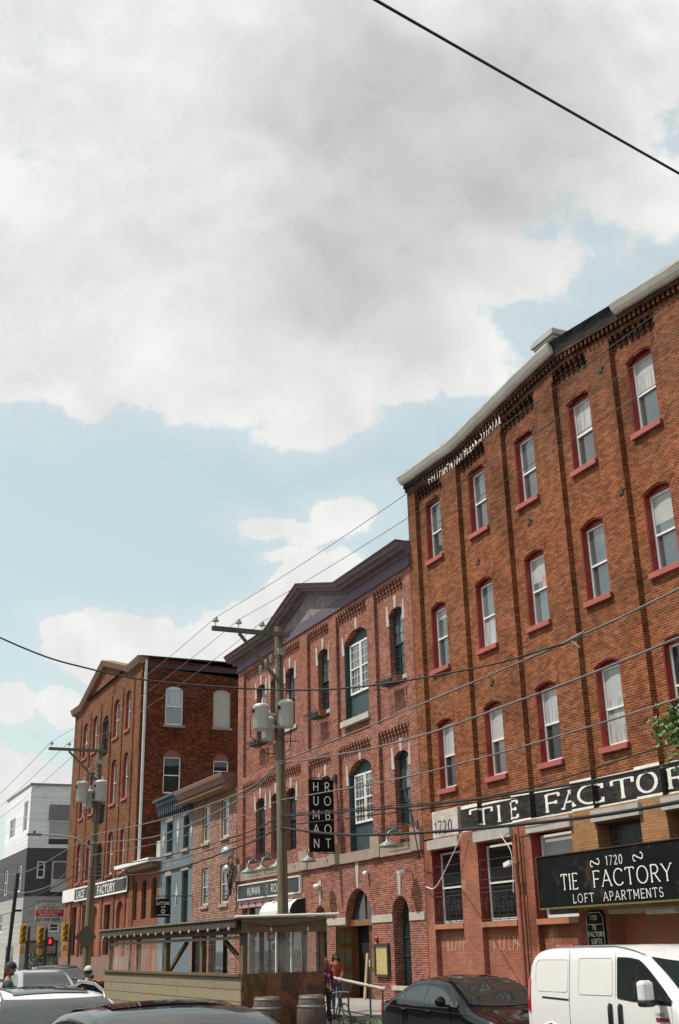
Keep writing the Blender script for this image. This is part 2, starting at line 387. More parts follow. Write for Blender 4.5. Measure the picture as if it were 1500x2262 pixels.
# ------------------------------------------------------------------ wall builder
def wall(mb, mp, u0, u1, z0, z1, holes, depth=.3):
    """mp(u, z, d): point of the wall at u along, z up, d inward. holes: (ua, ub, za, zspring, rise)"""
    us = sorted({u0, u1, *[h[0] for h in holes], *[h[1] for h in holes]})
    zs = sorted({z0, z1, *[h[2] for h in holes], *[h[3]+h[4] for h in holes]})
    us = [u for u in us if u0-1e-6 <= u <= u1+1e-6]; zs = [z for z in zs if z0-1e-6 <= z <= z1+1e-6]
    for i in range(len(us)-1):
        for j in range(len(zs)-1):
            cu, cz = (us[i]+us[i+1])/2, (zs[j]+zs[j+1])/2
            if any(h[0] < cu < h[1] and h[2] < cz < h[3]+h[4] for h in holes): continue
            mb.face([mp(us[i], zs[j], 0), mp(us[i+1], zs[j], 0), mp(us[i+1], zs[j+1], 0), mp(us[i], zs[j+1], 0)])
    for (a, b, za, zs_, rise) in holes:
        top = arch(a, b, zs_, rise)
        for k in range(len(top)-1):
            p, q = top[k], top[k+1]
            if rise > 0: mb.face([mp(p[0], p[1], 0), mp(q[0], q[1], 0), mp(q[0], zs_+rise, 0), mp(p[0], zs_+rise, 0)])
        loop = [(a, za)] + top + [(b, za)]
        for k in range(len(loop)):
            p, q = loop[k], loop[(k+1) % len(loop)]
            if p == q: continue
            mb.face([mp(p[0], p[1], 0), mp(q[0], q[1], 0), mp(q[0], q[1], depth), mp(p[0], p[1], depth)])
def arch(a, b, zs_, rise, n=12):
    if rise <= 0: return [(a, zs_), (b, zs_)]
    w = (b-a)/2; c = (a+b)/2
    if rise >= w*.95:
        return [(c-w*math.cos(math.pi*k/n), zs_+rise*math.sin(math.pi*k/n)) for k in range(n+1)]
    r = (w*w+rise*rise)/(2*rise); th = math.asin(w/r)
    return [(c+r*math.sin(-th+2*th*k/n), zs_+rise-r+r*math.cos(-th+2*th*k/n)) for k in range(n+1)]
def band_arch(mb, mp, a, b, zs_, rise, wd, d0, d1, legs=None):
    """ring of given width around the inside of an opening"""
    o = arch(a, b, zs_, rise); i = arch(a+wd, b-wd, zs_, max(rise-wd*.6, 0) if rise < (b-a)/2*.95 else rise-wd)
    if legs is not None: o = [(a, legs)] + o + [(b, legs)]; i = [(a+wd, legs)] + i + [(b-wd, legs)]
    if rise <= 0: i = [(p[0], p[1]-wd) if 0 < k < len(i)-1 or legs is None else p for k, p in enumerate(i)]
    for k in range(len(o)-1):
        q = [o[k], o[k+1], i[k+1], i[k]]
        mb.face([mp(*p, d0) for p in q])
        mb.face([mp(*i[k], d0), mp(*i[k+1], d0), mp(*i[k+1], d1), mp(*i[k], d1)])
        mb.face([mp(*o[k], d0), mp(*o[k+1], d0), mp(*o[k+1], d1), mp(*o[k], d1)])
def fbox(mb, mp, ua, ub, za, zb, d0, d1):
    mb.box(ua, ub, za, zb, d0, d1, mp=lambda u, z, d: mp(u, z, d))
def XF(x0):     # facade facing -X
    return lambda u, z, d: (x0+d, u, z)
def YF(y0):     # facade facing -Y
    return lambda u, z, d: (u, y0+d, z)

def sash(parent, mp, a, b, za, zs_, rise, dep, frame=WHITE, up=GLS, lo=GLS, fw=.05, lining=None, sill=None, munt=None, split=.5, infill=None, name='window', lw=.11, lindep=None, flat=False, mw=.013):
    """sash window set in an opening of the wall: frame, panes, lining, sill"""
    top = zs_ + (0 if infill or flat else rise*.55)
    la, lb = (a+lw*0.35, b-lw*0.35) if lining else (a+.012, b-.012)
    d = dep-.07
    m = MB(); t = top-.02
    for (p, q, r_, s_) in ((la, la+fw, za+.02, t), (lb-fw, lb, za+.02, t)): fbox(m, mp, p, q, r_, s_, d, d+.07)
    zm = za + (t-za)*split
    fbox(m, mp, la+fw, lb-fw, t-fw, t, d+.003, d+.067); fbox(m, mp, la+fw, lb-fw, za+.02, za+.02+fw*1.2, d+.003, d+.067)
    fbox(m, mp, la+fw, lb-fw, zm-.022, zm+.026, d-.012, d+.06)
    if munt:
        nx, nz = munt
        for k in range(1, nx):
            u = la+fw + (lb-la-2*fw)*k/nx; fbox(m, mp, u-mw, u+mw, za+.08, t-fw, d+.018, d+.045)
        for k in range(1, nz):
            z = za+.05 + (t-za-.05)*k/nz; fbox(m, mp, la+fw, lb-fw, z-mw, z+mw, d+.021, d+.042)
    w = m.build(name, frame, parent)
    p1 = MB(); fbox(p1, mp, la+fw-.01, lb-fw+.01, zm+.02, t-fw+.01, d+.034, d+.038); p1.build('pane', up, w)
    p2 = MB(); fbox(p2, mp, la+fw-.01, lb-fw+.01, za+.06, zm-.015, d+.046, d+.050); p2.build('pane', lo, w)
    li = lining or frame
    l = MB(); 
    # head board filling the arch above the sash, and reveal lining
    poly = arch(a+.004, b-.004, zs_-.002, max(rise-.004, 0)) if rise > 0 and not infill else [(a+.004, zs_), (b-.004, zs_)]
    if rise > 0 and not infill:
        pp = [(a+.004, t-.0)] + poly + [(b-.004, t-.0)]
        if pp[0][1] < pp[1][1]: l.prism([(x, z) for x, z in [(a+.004, t)] + poly + [(b-.004, t)]], dep-.10, dep-.02, mp)
        else: l.prism([(a+.004, t)] + [q for q in poly if q[1] > t] + [(b-.004, t)], dep-.10, dep-.02, mp)
    if lining:
        fbox(l, mp, a+.004, a+.03, za, t-.004, lindep if lindep is not None else .0+.02, dep); fbox(l, mp, b-.03, b-.004, za, t-.004, lindep if lindep is not None else .02, dep)
        if rise > 0:
            aa = arch(a+.006, b-.006, zs_-.004, rise-.006)
            for k in range(len(aa)-1):
                l.face([mp(aa[k][0], aa[k][1], .02), mp(aa[k+1][0], aa[k+1][1], .02), mp(aa[k+1][0], aa[k+1][1], dep), mp(aa[k][0], aa[k][1], dep)])
                l.face([mp(aa[k][0], aa[k][1], .02), mp(aa[k+1][0], aa[k+1][1], .02), mp(aa[k+1][0], aa[k+1][1]-.03, .02), mp(aa[k][0], aa[k][1]-.03, .02)])
    if l.f: l.build('lining', li, w)
    if infill:
        il = MB(); il.prism([(a+.004, t)] + arch(a+.004, b-.004, zs_+.001, rise-.004) + [(b-.004, t)], dep-.16, dep-.02, mp); il.build('infill', infill, w)
    if sill:
        s = MB(); fbox(s, mp, a-.07, b+.07, za-.15, za-.005, -.10, .0-.002); fbox(s, mp, a+.001, b-.001, za-.10, za+.018, .0, dep-.01); s.build('sill', sill, w, bevel=.008)
    return w

# ------------------------------------------------------------------ stroke lettering
def _arc(cx, cy, rx, ry, a0, a1, n=14):
    return [(cx+rx*math.cos(R_(a0+(a1-a0)*k/n)), cy+ry*math.sin(R_(a0+(a1-a0)*k/n))) for k in range(n+1)]
GL = {
 'A': (.78, [[(0, 0), (.39, 1)], [(.39, 1), (.78, 0)], [(.14, .36), (.64, .36)]]),
 'B': (.6, [[(.05, 0), (.05, 1)], [(.05, 1)]+_arc(.3, .76, .24, .24, 90, -90)+[(.05, .52)], [(.05, .52)]+_arc(.32, .26, .27, .26, 90, -90)+[(.05, 0)]]),
 'C': (.8, [_arc(.44, .5, .42, .5, 48, 312, 20)]),
 'D': (.72, [[(.05, 0), (.05, 1)], [(.05, 1)]+_arc(.25, .5, .45, .5, 90, -90)+[(.05, 0)]]),
 'E': (.55, [[(.05, 0), (.05, 1)], [(.05, 1), (.55, 1)], [(.05, .52), (.45, .52)], [(.05, 0), (.55, 0)]]),
 'F': (.55, [[(.05, 0), (.05, 1)], [(.05, 1), (.55, 1)], [(.05, .5), (.43, .5)]]),
 'G': (.8, [_arc(.44, .5, .42, .5, 48, 340, 20), [(.5, .42), (.84, .42)]]),
 'H': (.68, [[(.05, 0), (.05, 1)], [(.63, 0), (.63, 1)], [(.05, .5), (.63, .5)]]),
 'I': (.1, [[(.05, 0), (.05, 1)]]),
 'K': (.62, [[(.05, 0), (.05, 1)], [(.6, 1), (.05, .42)], [(.22, .58), (.62, 0)]]),
 'L': (.5, [[(.05, 0), (.05, 1)], [(.05, 0), (.5, 0)]]),
 'M': (.85, [[(.05, 0), (.05, 1)], [(.05, 1), (.42, .25)], [(.42, .25), (.8, 1)], [(.8, 1), (.8, 0)]]),
 'N': (.7, [[(.05, 0), (.05, 1)], [(.05, 1), (.65, 0)], [(.65, 0), (.65, 1)]]),
 'O': (.88, [_arc(.44, .5, .42, .5, 90, 450, 28)]),
 'P': (.6, [[(.05, 0), (.05, 1)], [(.05, 1)]+_arc(.3, .73, .26, .27, 90, -90)+[(.05, .46)]]),
 'R': (.66, [[(.05, 0), (.05, 1)], [(.05, 1)]+_arc(.32, .75, .25, .25, 90, -90)+[(.05, .5)], [(.28, .5), (.64, 0)]]),
 'S': (.55, [_arc(.28, .74, .23, .26, 35, 250, 12)+_arc(.28, .25, .25, .25, 70, -145, 12)]),
 'T': (.68, [[(.34, 0), (.34, 1)], [(0, 1), (.68, 1)]]),
 'U': (.68, [[(.05, 1), (.05, .3)]+_arc(.34, .3, .29, .3, 180, 360)+[(.63, 1)]]),
 'V': (.72, [[(0, 1), (.36, 0)], [(.36, 0), (.72, 1)]]),
 'W': (1., [[(0, 1), (.26, 0)], [(.26, 0), (.5, .9)], [(.5, .9), (.74, 0)], [(.74, 0), (1, 1)]]),
 'X': (.66, [[(0, 0), (.66, 1)], [(0, 1), (.66, 0)]]),
 'Y': (.7, [[(0, 1), (.35, .48)], [(.7, 1), (.35, .48)], [(.35, .48), (.35, 0)]]),
 '0': (.6, [_arc(.3, .5, .26, .5, 90, 450, 24)]),
 '1': (.3, [[(.18, 0), (.18, 1)], [(.18, 1), (.02, .84)]]),
 '2': (.56, [_arc(.28, .74, .23, .26, 165, -35, 12)+[(.04, 0)], [(.04, 0), (.55, 0)]]),
 '4': (.6, [[(.42, 0), (.42, 1)], [(.42, 1), (.02, .3)], [(.02, .3), (.6, .3)]]),
 '5': (.56, [[(.5, 1), (.12, 1), (.08, .56)]+_arc(.27, .32, .26, .31, 110, -150, 12)]),
 '6': (.58, [_arc(.29, .3, .25, .3, 90, 450, 18), [(.05, .36), (.12, .72), (.42, 1)]]),
 '7': (.55, [[(.02, 1), (.53, 1)], [(.53, 1), (.18, 0)]]),
 '9': (.58, [_arc(.29, .7, .25, .3, 90, 450, 18), [(.53, .64), (.46, .28), (.16, 0)]]),
 '-': (.35, [[(.02, .45), (.33, .45)]]), ' ': (.35, []),
 '~': (1.0, [_arc(.17, .42, .15, .22, 300, 90, 10)+[(.5, .45)]+_arc(.83, .55, .17, .22, 270, 470, 10)]),
}
def text(mb, s, h, mp, wt=.13, thin=None, serif=0, track=.22, sx=1.0, step=None):
    """strokes as ribbons; mp(u, z, lift). returns advance width"""
    x = 0; lift = 0.0; thin = thin or wt
    def ribbon(pts, w0):
        nonlocal lift
        lift += .00025
        P = []
        for k in range(len(pts)-1):
            a, b = Vector(pts[k]), Vector(pts[k+1]); n = 1 if not step else max(1, int((b-a).length/step))
            for j in range(n): P.append(a.lerp(b, j/n))
        P.append(Vector(pts[-1])); L, Rr = [], []
        for k, p in enumerate(P):
            if (P[0]-P[-1]).length < 1e-4 and k in (0, len(P)-1): t = (P[1]-P[-2])
            else: t = P[min(k+1, len(P)-1)]-P[max(k-1, 0)]
            t.normalize(); n = Vector((-t.y, t.x)); w = w0
            if thin != wt:
                v = abs(t.y); fac = v if t.x*t.y <= 0 or v > .97 or len(pts) > 5 else v*.35
                w = thin + (wt-thin)*min(1, fac**1.5)
            L.append(p+n*w/2*h); Rr.append(p-n*w/2*h)
        for k in range(len(P)-1):
            mb.face([mp(L[k].x, L[k].y, lift), mp(Rr[k].x, Rr[k].y, lift), mp(Rr[k+1].x, Rr[k+1].y, lift), mp(L[k+1].x, L[k+1].y, lift)])
    for ch in s:
        adv, st = GL[ch]
        for pl in st:
            q = [((x+p[0]*sx)*h, p[1]*h) for p in pl]
            ribbon(q, wt)
            if serif:
                for e, nb in ((0, 1), (-1, -2)):
                    p, r = pl[e], pl[nb]
                    if abs(p[0]-pl[-1 if e == 0 else 0][0]) + abs(p[1]-pl[-1 if e == 0 else 0][1]) < 1e-4: continue
                    dv = abs(p[1]-r[1]) > abs(p[0]-r[0])*.9
                    X = (x+p[0]*sx)*h; Z = p[1]*h; t = thin*h*.9
                    if p[1] in (0, 1) and dv and len(pl) == 2: ribbon([(X-serif*h, Z+(t*.4 if p[1] == 0 else -t*.4)), (X+serif*h, Z+(t*.4 if p[1] == 0 else -t*.4))], thin*.9)
                    elif not dv and len(pl) == 2 and ch in 'EFLTZ2' and p[0] > .3 or (ch == 'T' and not dv and len(pl) == 2):
                        s2 = -1 if p[1] > .9 else (1 if p[1] < .1 else 0)
                        if s2: ribbon([(X, Z), (X, Z+s2*serif*(1.0 if ch in 'EF' else 1.4)*h)], thin*1.1)
                        else: ribbon([(X, Z-serif*.5*h), (X, Z+serif*.5*h)], thin)
                    elif ch in 'CSG' and len(pl) > 8:
                        ribbon([(X, Z-serif*.7*h), (X, Z+serif*.7*h)], thin*1.1)
        x += adv*sx + track
    return (x-track)*h
def textw(s, h, track, sx=1.0): return (sum(GL[c][0]*sx+track for c in s)-track)*h
def TX(x, y, z):     # lettering on a surface facing -X, reading toward -Y
    return lambda u, w, l: (x-.003-l, y-u, z+w)
def TY(y, x, z):     # lettering on a surface facing -Y, reading toward +X
    return lambda u, w, l: (x+u, y-.003-l, z+w)

# ================================================================== SETTING
def ground():
    m, g, b = newmat('asphalt'); co = coords(g)
    k = g.ramp(g.m('ADD', g.m('MULTIPLY', g.noise(co, .5, 8, .65), .6), g.m('MULTIPLY', g.noise(co, 60, 3, .6), .4)), .3, .7, .035, .085, False)
    g.l(g.comb(k, k, k), b.inputs['Base Color']); b.inputs['Roughness'].default_value = .85
    MB().face([(-300, -300, 0), (600, -300, 0), (600, 900, 0), (-300, 900, 0)]).build('ground', plain('far_ground', (.12, .115, .10), .9))['kind'] = 'structure'
    MB().face([(-2.6, -60, .004), (12.1, -60, .004), (12.1, 420, .004), (-2.6, 420, .004)]).build('road', m)['kind'] = 'structure'
    MB().face([(12.1, 88.5, .006), (200, 88.5, .006), (200, 98, .006), (12.1, 98, .006)]).build('road', m)['kind'] = 'structure'
    mb = MB(); mb.box(12.1, 17.9, -60, 87.5, -.1, .15); o = mb.build('pavement', CONC); o['kind'] = 'structure'
    mb = MB(); mb.box(12.1, 17.9, 99, 420, -.1, .15); mb.build('pavement', CONC)['kind'] = 'structure'
    mb = MB(); mb.box(-8, -2.6, -60, 420, -.1, .15); mb.build('pavement', CONC)['kind'] = 'structure'
    mb = MB(); mb.box(13.4, 17.9, 28.3, 41, .15, .30); mb.build('entrance_ramp', CONC)['kind'] = 'structure'
ground()

# ------------------------------------------------------------------ brick factory block on the right
def lerpc(pts, s):      # smooth monotone interpolation through (s, z) points
    n = len(pts)
    if s <= pts[0][0]: return pts[0][1]
    if s >= pts[-1][0]: return pts[-1][1]
    sl = [(pts[i+1][1]-pts[i][1])/(pts[i+1][0]-pts[i][0]) for i in range(n-1)]
    mt = [sl[0]]+[0 if sl[i-1]*sl[i] <= 0 else 2*sl[i-1]*sl[i]/(sl[i-1]+sl[i]) for i in range(1, n-1)]+[sl[-1]]
    for i in range(n-1):
        if pts[i][0] <= s <= pts[i+1][0]:
            h = pts[i+1][0]-pts[i][0]; t = (s-pts[i][0])/h
            return (2*t**3-3*t*t+1)*pts[i][1]+(t**3-2*t*t+t)*h*mt[i]+(-2*t**3+3*t*t)*pts[i+1][1]+(t**3-t*t)*h*mt[i+1]

PROF = [(11.0, 17.21), (17.58, 17.19), (20.31, 17.47), (22.99, 17.79), (24.19, 17.69), (26.35, 17.45), (28.76, 17.17), (30.05, 17.2), (31.9, 17.25), (33.0, 17.3)]
def prof(y): return .1*lerpc(PROF, y)+.9*linc(PROF, y)
def linc(P, q):
    for a, b in zip(P, P[1:]):
        if q <= b[0]: return a[1]+(b[1]-a[1])*(q-a[0])/(b[0]-a[0])
    return P[-1][1]
PR = [31.84, 29.05, 26.33, 23.55, 20.95, 18.2, 15.45, 12.7]
WC = [30.9, 28.08, 25.36, 22.64, 20.02, 17.2, 14.5]
Y0T, Y1T = 12.0, 32.38
def factory_right():
    T = thing('brick_factory', 'tall orange brown brick factory with red window reveals and a painted TIE FACTORY band', 'building', (17.8, 22, 0))
    P = XF(17.8); RC = XF(17.95)
    # upper wall in the recess plane with the window openings
    holes = []
    for c in WC:
        for zs in (6.42, 10.2, 13.9): holes.append((c-.5, c+.5, zs, zs+2.02, .14))
    mb = MB(); wall(mb, RC, Y0T, Y1T, 5.75, 16.0, holes, .32)
    for i, a in enumerate(PR):
        b = Y1T if i == 0 else a+.91
        mb.box(17.8, 17.952, a, b, 5.75, 16.1)
    # rising top between z=16 and the roof profile
    N = 80
    ys = [Y0T+(Y1T-Y0T)*k/N for k in range(N+1)]
    for k in range(N):
        a, b = ys[k], ys[k+1]
        mb.face([(17.95, a, 16.0), (17.95, b, 16.0), (17.95, b, prof(b)-.6), (17.95, a, prof(a)-.6)])
        for x in (17.8,):
            mb.face([(x, a, prof(a)-.95), (x, b, prof(b)-.95), (x, b, prof(b)-.05), (x, a, prof(a)-.05)]) if any(pa < (a+b)/2 < (Y1T if i == 0 else pa+.91) for i, pa in enumerate(PR)) else mb.face([(x, a, prof(a)-.66), (x, b, prof(b)-.66), (x, b, prof(b)-.05), (x, a, prof(a)-.05)])
            mb.face([(17.8, a, prof(a)-.66), (17.95, a, prof(a)-.66), (17.95, b, prof(b)-.66), (17.8, b, prof(b)-.66)])
    for i, a in enumerate(PR):   # piers carried up to the corbel course
        b = Y1T if i == 0 else a+.91
        zt = min(prof(a), prof(b))-.66
        mb.box(17.801, 17.952, a+.001, b-.001, 16.1, zt)
    mb.box(18.285, 34, Y0T, Y1T, 0, 16.3)
    mb.face([(17.8, Y1T, 0), (18.3, Y1T, 0), (18.3, Y1T, 16.95), (17.8, Y1T, 16.95)])
    mb.face([(17.8, Y0T, 0), (18.3, Y0T, 0), (18.3, Y0T, 16.95), (17.8, Y0T, 16.95)])
    # segmental brick arches over the openings stand 8 mm proud
    for h in holes:
        o = arch(h[0]-.02, h[1]+.02, h[3], h[4]); n = len(o)-1
        for k in range(n):
            p, q = o[k], o[k+1]; cx = (h[0]+h[1])/2
            ex = lambda r: (r[0]+(r[0]-cx)*.26, r[1]+.22-.02*abs(r[0]-cx))
            mb.face([RC(*p, -.010), RC(*q, -.010), RC(*ex(q), -.010), RC(*ex(p), -.010)])
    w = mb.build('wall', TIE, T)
    # corbelling
    cb = MB()
    y = Y0T+.05
    while y < Y1T-.1:
        z = prof(y+.05)
        cb.box(17.68, 17.80, y, y+.085, z-.56, z-.40); cb.box(17.72, 17.80, y+.085, y+.13, z-.48, z-.40)
        y += .185
    for k in range(N):
        a, b = ys[k], ys[k+1]
        cb.face([(17.66, a, prof(a)-.40), (17.66, b, prof(b)-.40), (17.66, b, prof(b)-.1), (17.66, a, prof(a)-.1)])
        cb.face([(17.66, a, prof(a)-.40), (17.66, b, prof(b)-.40), (17.81, b, prof(b)-.40), (17.81, a, prof(a)-.40)])
    for i in range(len(PR)):
        lo = PR[i]+.91 if i else Y1T; hi = PR[i-1] if i else Y1T
        if i == 0: continue
        y = lo+.05
        while y < hi-.12:
            z = prof(y+.05)-.66
            cb.box(17.81, 17.95, y, y+.11, z-.12, z); cb.box(17.86, 17.95, y, y+.11, z-.24, z-.12); cb.box(17.91, 17.95, y, y+.11, z-.36, z-.24)
            y += .235
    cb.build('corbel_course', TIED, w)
    sc = MB(); rr = random.Random(3)      # chalky scrawl along the corbels
    y = 30.5
    while y > 26.0:
        z = prof(y)-.80; L = [(0, 0), (rr.uniform(-.04, .08), rr.uniform(.12, .26))]
        for _ in range(rr.randint(1, 3)): L.append((rr.uniform(-.02, .13), rr.uniform(.0, .26)))
        for k in range(len(L)-1):
            a, b = Vector(L[k]), Vector(L[k+1]); d = (b-a).normalized()*.012; n = Vector((-d.y, d.x))
            sc.face([(17.63-.0004*k, y-p.x, z-.08+p.y) for p in (a+n, b+n, b-n, a-n)])
        y -= rr.uniform(.13, .2)
    sc.build('graffiti', LETW, w)
    # gutter and missing stretch
    G = [(17.42, .02), (17.424, -.02), (17.50, -.17), (17.565, -.24), (17.60, -.255), (17.655, -.26)]
    def gut(a, b, mat, name, off=0):
        m = MB(); n = max(2, int((b-a)/.25)); rows = []
        for k in range(n+1):
            yy = a+(b-a)*k/n; wob = .008*math.sin(yy*5.1)+.006*math.sin(yy*2.3+1)
            rows.append([(x+off, yy, prof(yy)+z+wob) for x, z in G])
        m.grid(rows, smooth=False); m.grid([[(G[0][0]+off, a+(b-a)*k/n, prof(a+(b-a)*k/n)+.02), (17.9, a+(b-a)*k/n, prof(a+(b-a)*k/n)+.035)] for k in range(n+1)], smooth=False)
        for yy in (a, b): m.face([(x+off, yy, prof(yy)+z) for x, z in G]+[(17.66, yy, prof(yy)+.02)])
        return m.build(name, mat, T)
    gut(23.1, Y1T+.02, GUTTER, 'gutter'); gut(Y0T, 20.3, GUTTER, 'gutter')
    m = MB(); n = 14; rows = []
    for k in range(n+1):
        yy = 20.3+2.8*k/n; rows.append([(17.50, yy, prof(yy)+.02), (17.60, yy, prof(yy)-.10-.05*math.sin(yy*7)), (17.659, yy, prof(yy)-.33)])
    m.grid(rows, smooth=False); m.build('bare_fascia', BLACKT, T)
    m = MB()
    for k in range(N):
        a, b = ys[k], ys[k+1]
        m.face([(17.7, a, prof(a)+.045), (17.7, b, prof(b)+.045), (30, b, prof(b)+.4), (30, a, prof(a)+.4)])
    m.build('roof', BLACKT, T)
    ch = MB(); ch.box(18.5, 19.5, 24.15, 25.0, 17.0, 18.95); o = ch.build('chimney', WHTB, T)
    cc = MB(); cc.box(18.42, 19.58, 24.07, 25.08, 18.72, 18.82); cc.box(18.36, 19.64, 24.0, 25.15, 18.82, 18.95); cc.box(18.42, 19.58, 24.07, 25.08, 18.95, 19.05); cc.build('chimney_cap', plain('grey_slab', (.38, .37, .36), .8), o)
    # windows
    rr = random.Random(5)
    ups = [[CURT, BLIND, CURT, CURT, GLD, GLS, GLS], [GLB, GLB, GLB, GLB, GLB, GLS, GLS], [GLB, GLB, GLB, CURT, CURT, GLS, GLS]]
    los = [[GLD, GLS, GLD, CURT, GLD, GLS, GLS], [GLS, CURT, GLB, GLS, GLS, GLS, GLS], [GLS, GLS, GLS, GLS, GLS, GLS, GLS]]
    for r, zs in enumerate((6.42, 10.2, 13.9)):
        for i, c in enumerate(WC):
            sash(T, RC, c-.5, c+.5, zs, zs+2.02, .14, .25, up=ups[r][i], lo=los[r][i], lining=REDP, sill=SILLP, lindep=.012, fw=.058, split=rr.uniform(.47, .53), flat=True)
            wn_ = bpy.data.objects[[o.name for o in T.children if o.name.startswith('window')][-1]]
            if rr.random() < .5 and i < 5:
                hh = rr.uniform(.15, .8); b_ = MB(); fbox(b_, RC, c-.40, c+.40, zs+2.0-.05-hh, zs+2.0-.06, .180+.032, .180+.0335); b_.build('blind', BLIND, wn_)
            if r == 1 and i == 2: b_ = MB(); fbox(b_, RC, c-.40, c-.02, zs+1.08, zs+1.42, .180+.030, .180+.0315); b_.build('paper_notice', plain('pale_pink_paper', (.55, .30, .30), .8, var=.4, scale=12), wn_)
    # wall anchors (star plates)
    for (y, z) in ((21.0+.35, 16.15), (20.9+.2, 12.55), (28.3, 10.0+2.95), (25.4, 13.25), (28.0, 9.1)):
        st = MB(); pts = []
        for k in range(10):
            a = math.pi/2+k*math.pi/5; q = .13 if k % 2 == 0 else .055; pts.append((y+q*math.cos(a), z+q*math.sin(a)))
        st.prism(pts, -.03, -.002, P if y > 20.95 and y < 21.85 else RC); st.build('anchor_plate', IRON, T)
    # painted name band: black brick over piers and recesses, white lines, letters
    nb = MB(); nb.box(17.95, 18.28, Y0T, 30.2, 5.0, 5.749)
    for i, a in enumerate(PR):
        b = 30.2 if i == 0 else a+.91
        if i == 0: continue
        nb.box(17.8, 17.951, a, b, 5.0, 5.749)
    band = nb.build('painted_name_band', BLKB, T)
    wb = MB(); wb.box(17.8, 18.28, 30.2, 31.75, 5.0, 5.78); wb.build('painted_number_panel', WHTB, T)
    wb = MB(); wb.box(17.8, 18.28, 31.75, Y1T, 4.95, 5.749); wb.build('wall', TIE, T)
    def dep(y):
        for i, a in enumerate(PR):
            if a <= y <= (Y1T if i == 0 else a+.91): return 17.8
        return 17.95
    ln = MB()
    for i in range(1, len(PR)):
        a = PR[i]; ln.box(17.796, 17.8005, a, a+.91, 5.66, 5.76); ln.box(17.796, 17.8005, a, a+.91, 5.01, 5.07)
        lo = a+.91; hi = PR[i-1] if i > 1 else 30.2
        ln.box(17.946, 17.9505, lo, hi, 5.68, 5.74); ln.box(17.946, 17.9505, lo, hi, 5.0, 5.06)
    ln.box(17.946, 17.9505, Y0T, PR[-1], 5.68, 5.74)
    ln.build('white_lines', LETW, band)
    def PT(y0, z0):
        return lambda u, w, l: (dep(y0-u)-.006-l, y0-u, z0+w)
    for ch, ya, yb in (('T', 29.5, 28.45), ('I', 28.2, 27.95), ('E', 27.55, 26.9), ('F', 25.86, 25.15), ('A', 25.08, 24.3), ('C', 24.2, 23.2), ('T', 23.0, 22.1), ('O', 21.84, 21.05), ('R', 20.93, 20.05), ('Y', 19.95, 19.1)):
        lt = MB(); hh = .45; text(lt, ch, hh, PT(ya-.05, 5.14), wt=.27, thin=.10, serif=.19, sx=((ya-yb-.1)/hh)/GL[ch][0] if ch != 'I' else 1, track=0, step=.03); lt.build('painted_letter', LETW, band)
    lt = MB(); text(lt, '1720', .36, TX(17.796, 31.6, 5.10), wt=.13, thin=.06, serif=.08, track=.30); lt.build('painted_number', BLKB, band)
    # ground storey
    g = MB()
    opA = [(30.2, 31.9, 2.5, 4.62, 0), (27.35, 29.2, 2.5, 4.62, 0), (24.58, 26.43, 2.5, 4.66, 0),
           (30.2, 31.9, .62, 2.36, 0), (27.35, 29.2, .62, 2.36, 0), (24.58, 26.43, .62, 2.36, 0)]
    wall(g, P, 24.56, Y1T, .6, 4.999, opA, .16)
    for h in opA[3:]: g.face([P(h[0], h[2], .16), P(h[1], h[2], .16), P(h[1], h[3], .16), P(h[0], h[3], .16)])
    for h in opA[:3]:
        for (u, v) in ((h[0], h[0]), (h[1], h[1])): pass
    g.build('ground_wall', SALMON, T)
    lin = MB()
    for h in opA[:3]:
        for y in (h[0], h[1]):
            lin.mark(); lin.box(17.962, 18.28, y-.02 if y == h[0] else y, y if y == h[0] else y+.02, h[2], h[3])
    lin.build_each('red_reveal', REDP, T)
    rv = MB()
    for h in opA[:3]:
        rv.mark(); rv.face([(17.81, h[1]-.004, h[2]+.02), (18.2, h[1]-.004, h[2]+.02), (18.2, h[1]-.004, h[3]-.01), (17.81, h[1]-.004, h[3]-.01)])
    rv.build_each('red_reveal', REDP, T)
    lt = MB()
    for (a, b) in ((30.15, 32.0), (27.3, 29.25), (24.5, 26.5), (21.75, 23.6), (19.0, 20.95), (16.2, 18.2), (13.5, 15.4)): lt.mark(); lt.box(17.70, 17.803, a, b, 4.66, 4.94)
    lt.build_each('lintel', plain('grey_lintel', (.42, .39, .36), .7, var=.25), T)
    for h in opA[:3]:
        m = MB(); m.box(17.77, 18.0, h[0], h[1], 2.36, 2.5); m.build('sill', plain('painted_sill', (.42, .17, .09), .7), T)
    for i, h in enumerate(opA[:3]):
        sash(T, XF(17.8), h[0]+.03, h[1]-.03, 2.5, h[3]-.04, 0, .36, up=BLIND if i == 2 else GLD, lo=GLD, fw=.06, split=.5)
    # iron grilles with scrolls
    for h in opA[:2]:
        m = MB(); a, b = h[0]+.05, h[1]-.05; x = 17.83
        for z in (3.4, 3.62, 3.9, 4.15): m.tube([(x, a, z), (x, b, z)], .008, 5)
        for z in (2.55, 3.28): m.tube([(x, a, z), (x, b, z)], .012, 5)
        for k in range(5): m.tube([(x, a+(b-a)*k/4, 2.52), (x, a+(b-a)*k/4, 3.3 if 0 < k < 4 else 4.2)], .009, 5)
        for k in range(4):
            cy = a+(b-a)*(k+.5)/4
            for (cz, s) in ((2.78, 1), (3.04, -1), (2.9, 1)):
                sp = [(x-.004, cy+s*.02+s*(.12-.012*t)*math.cos(t*.55)*.8, cz+(.12-.012*t)*math.sin(t*.55)) for t in range(11)]
                m.tube(sp, .007, 4)
        m.build('window_grille', plain('rusty_iron', (.07, .055, .045), .7, var=.5), T)
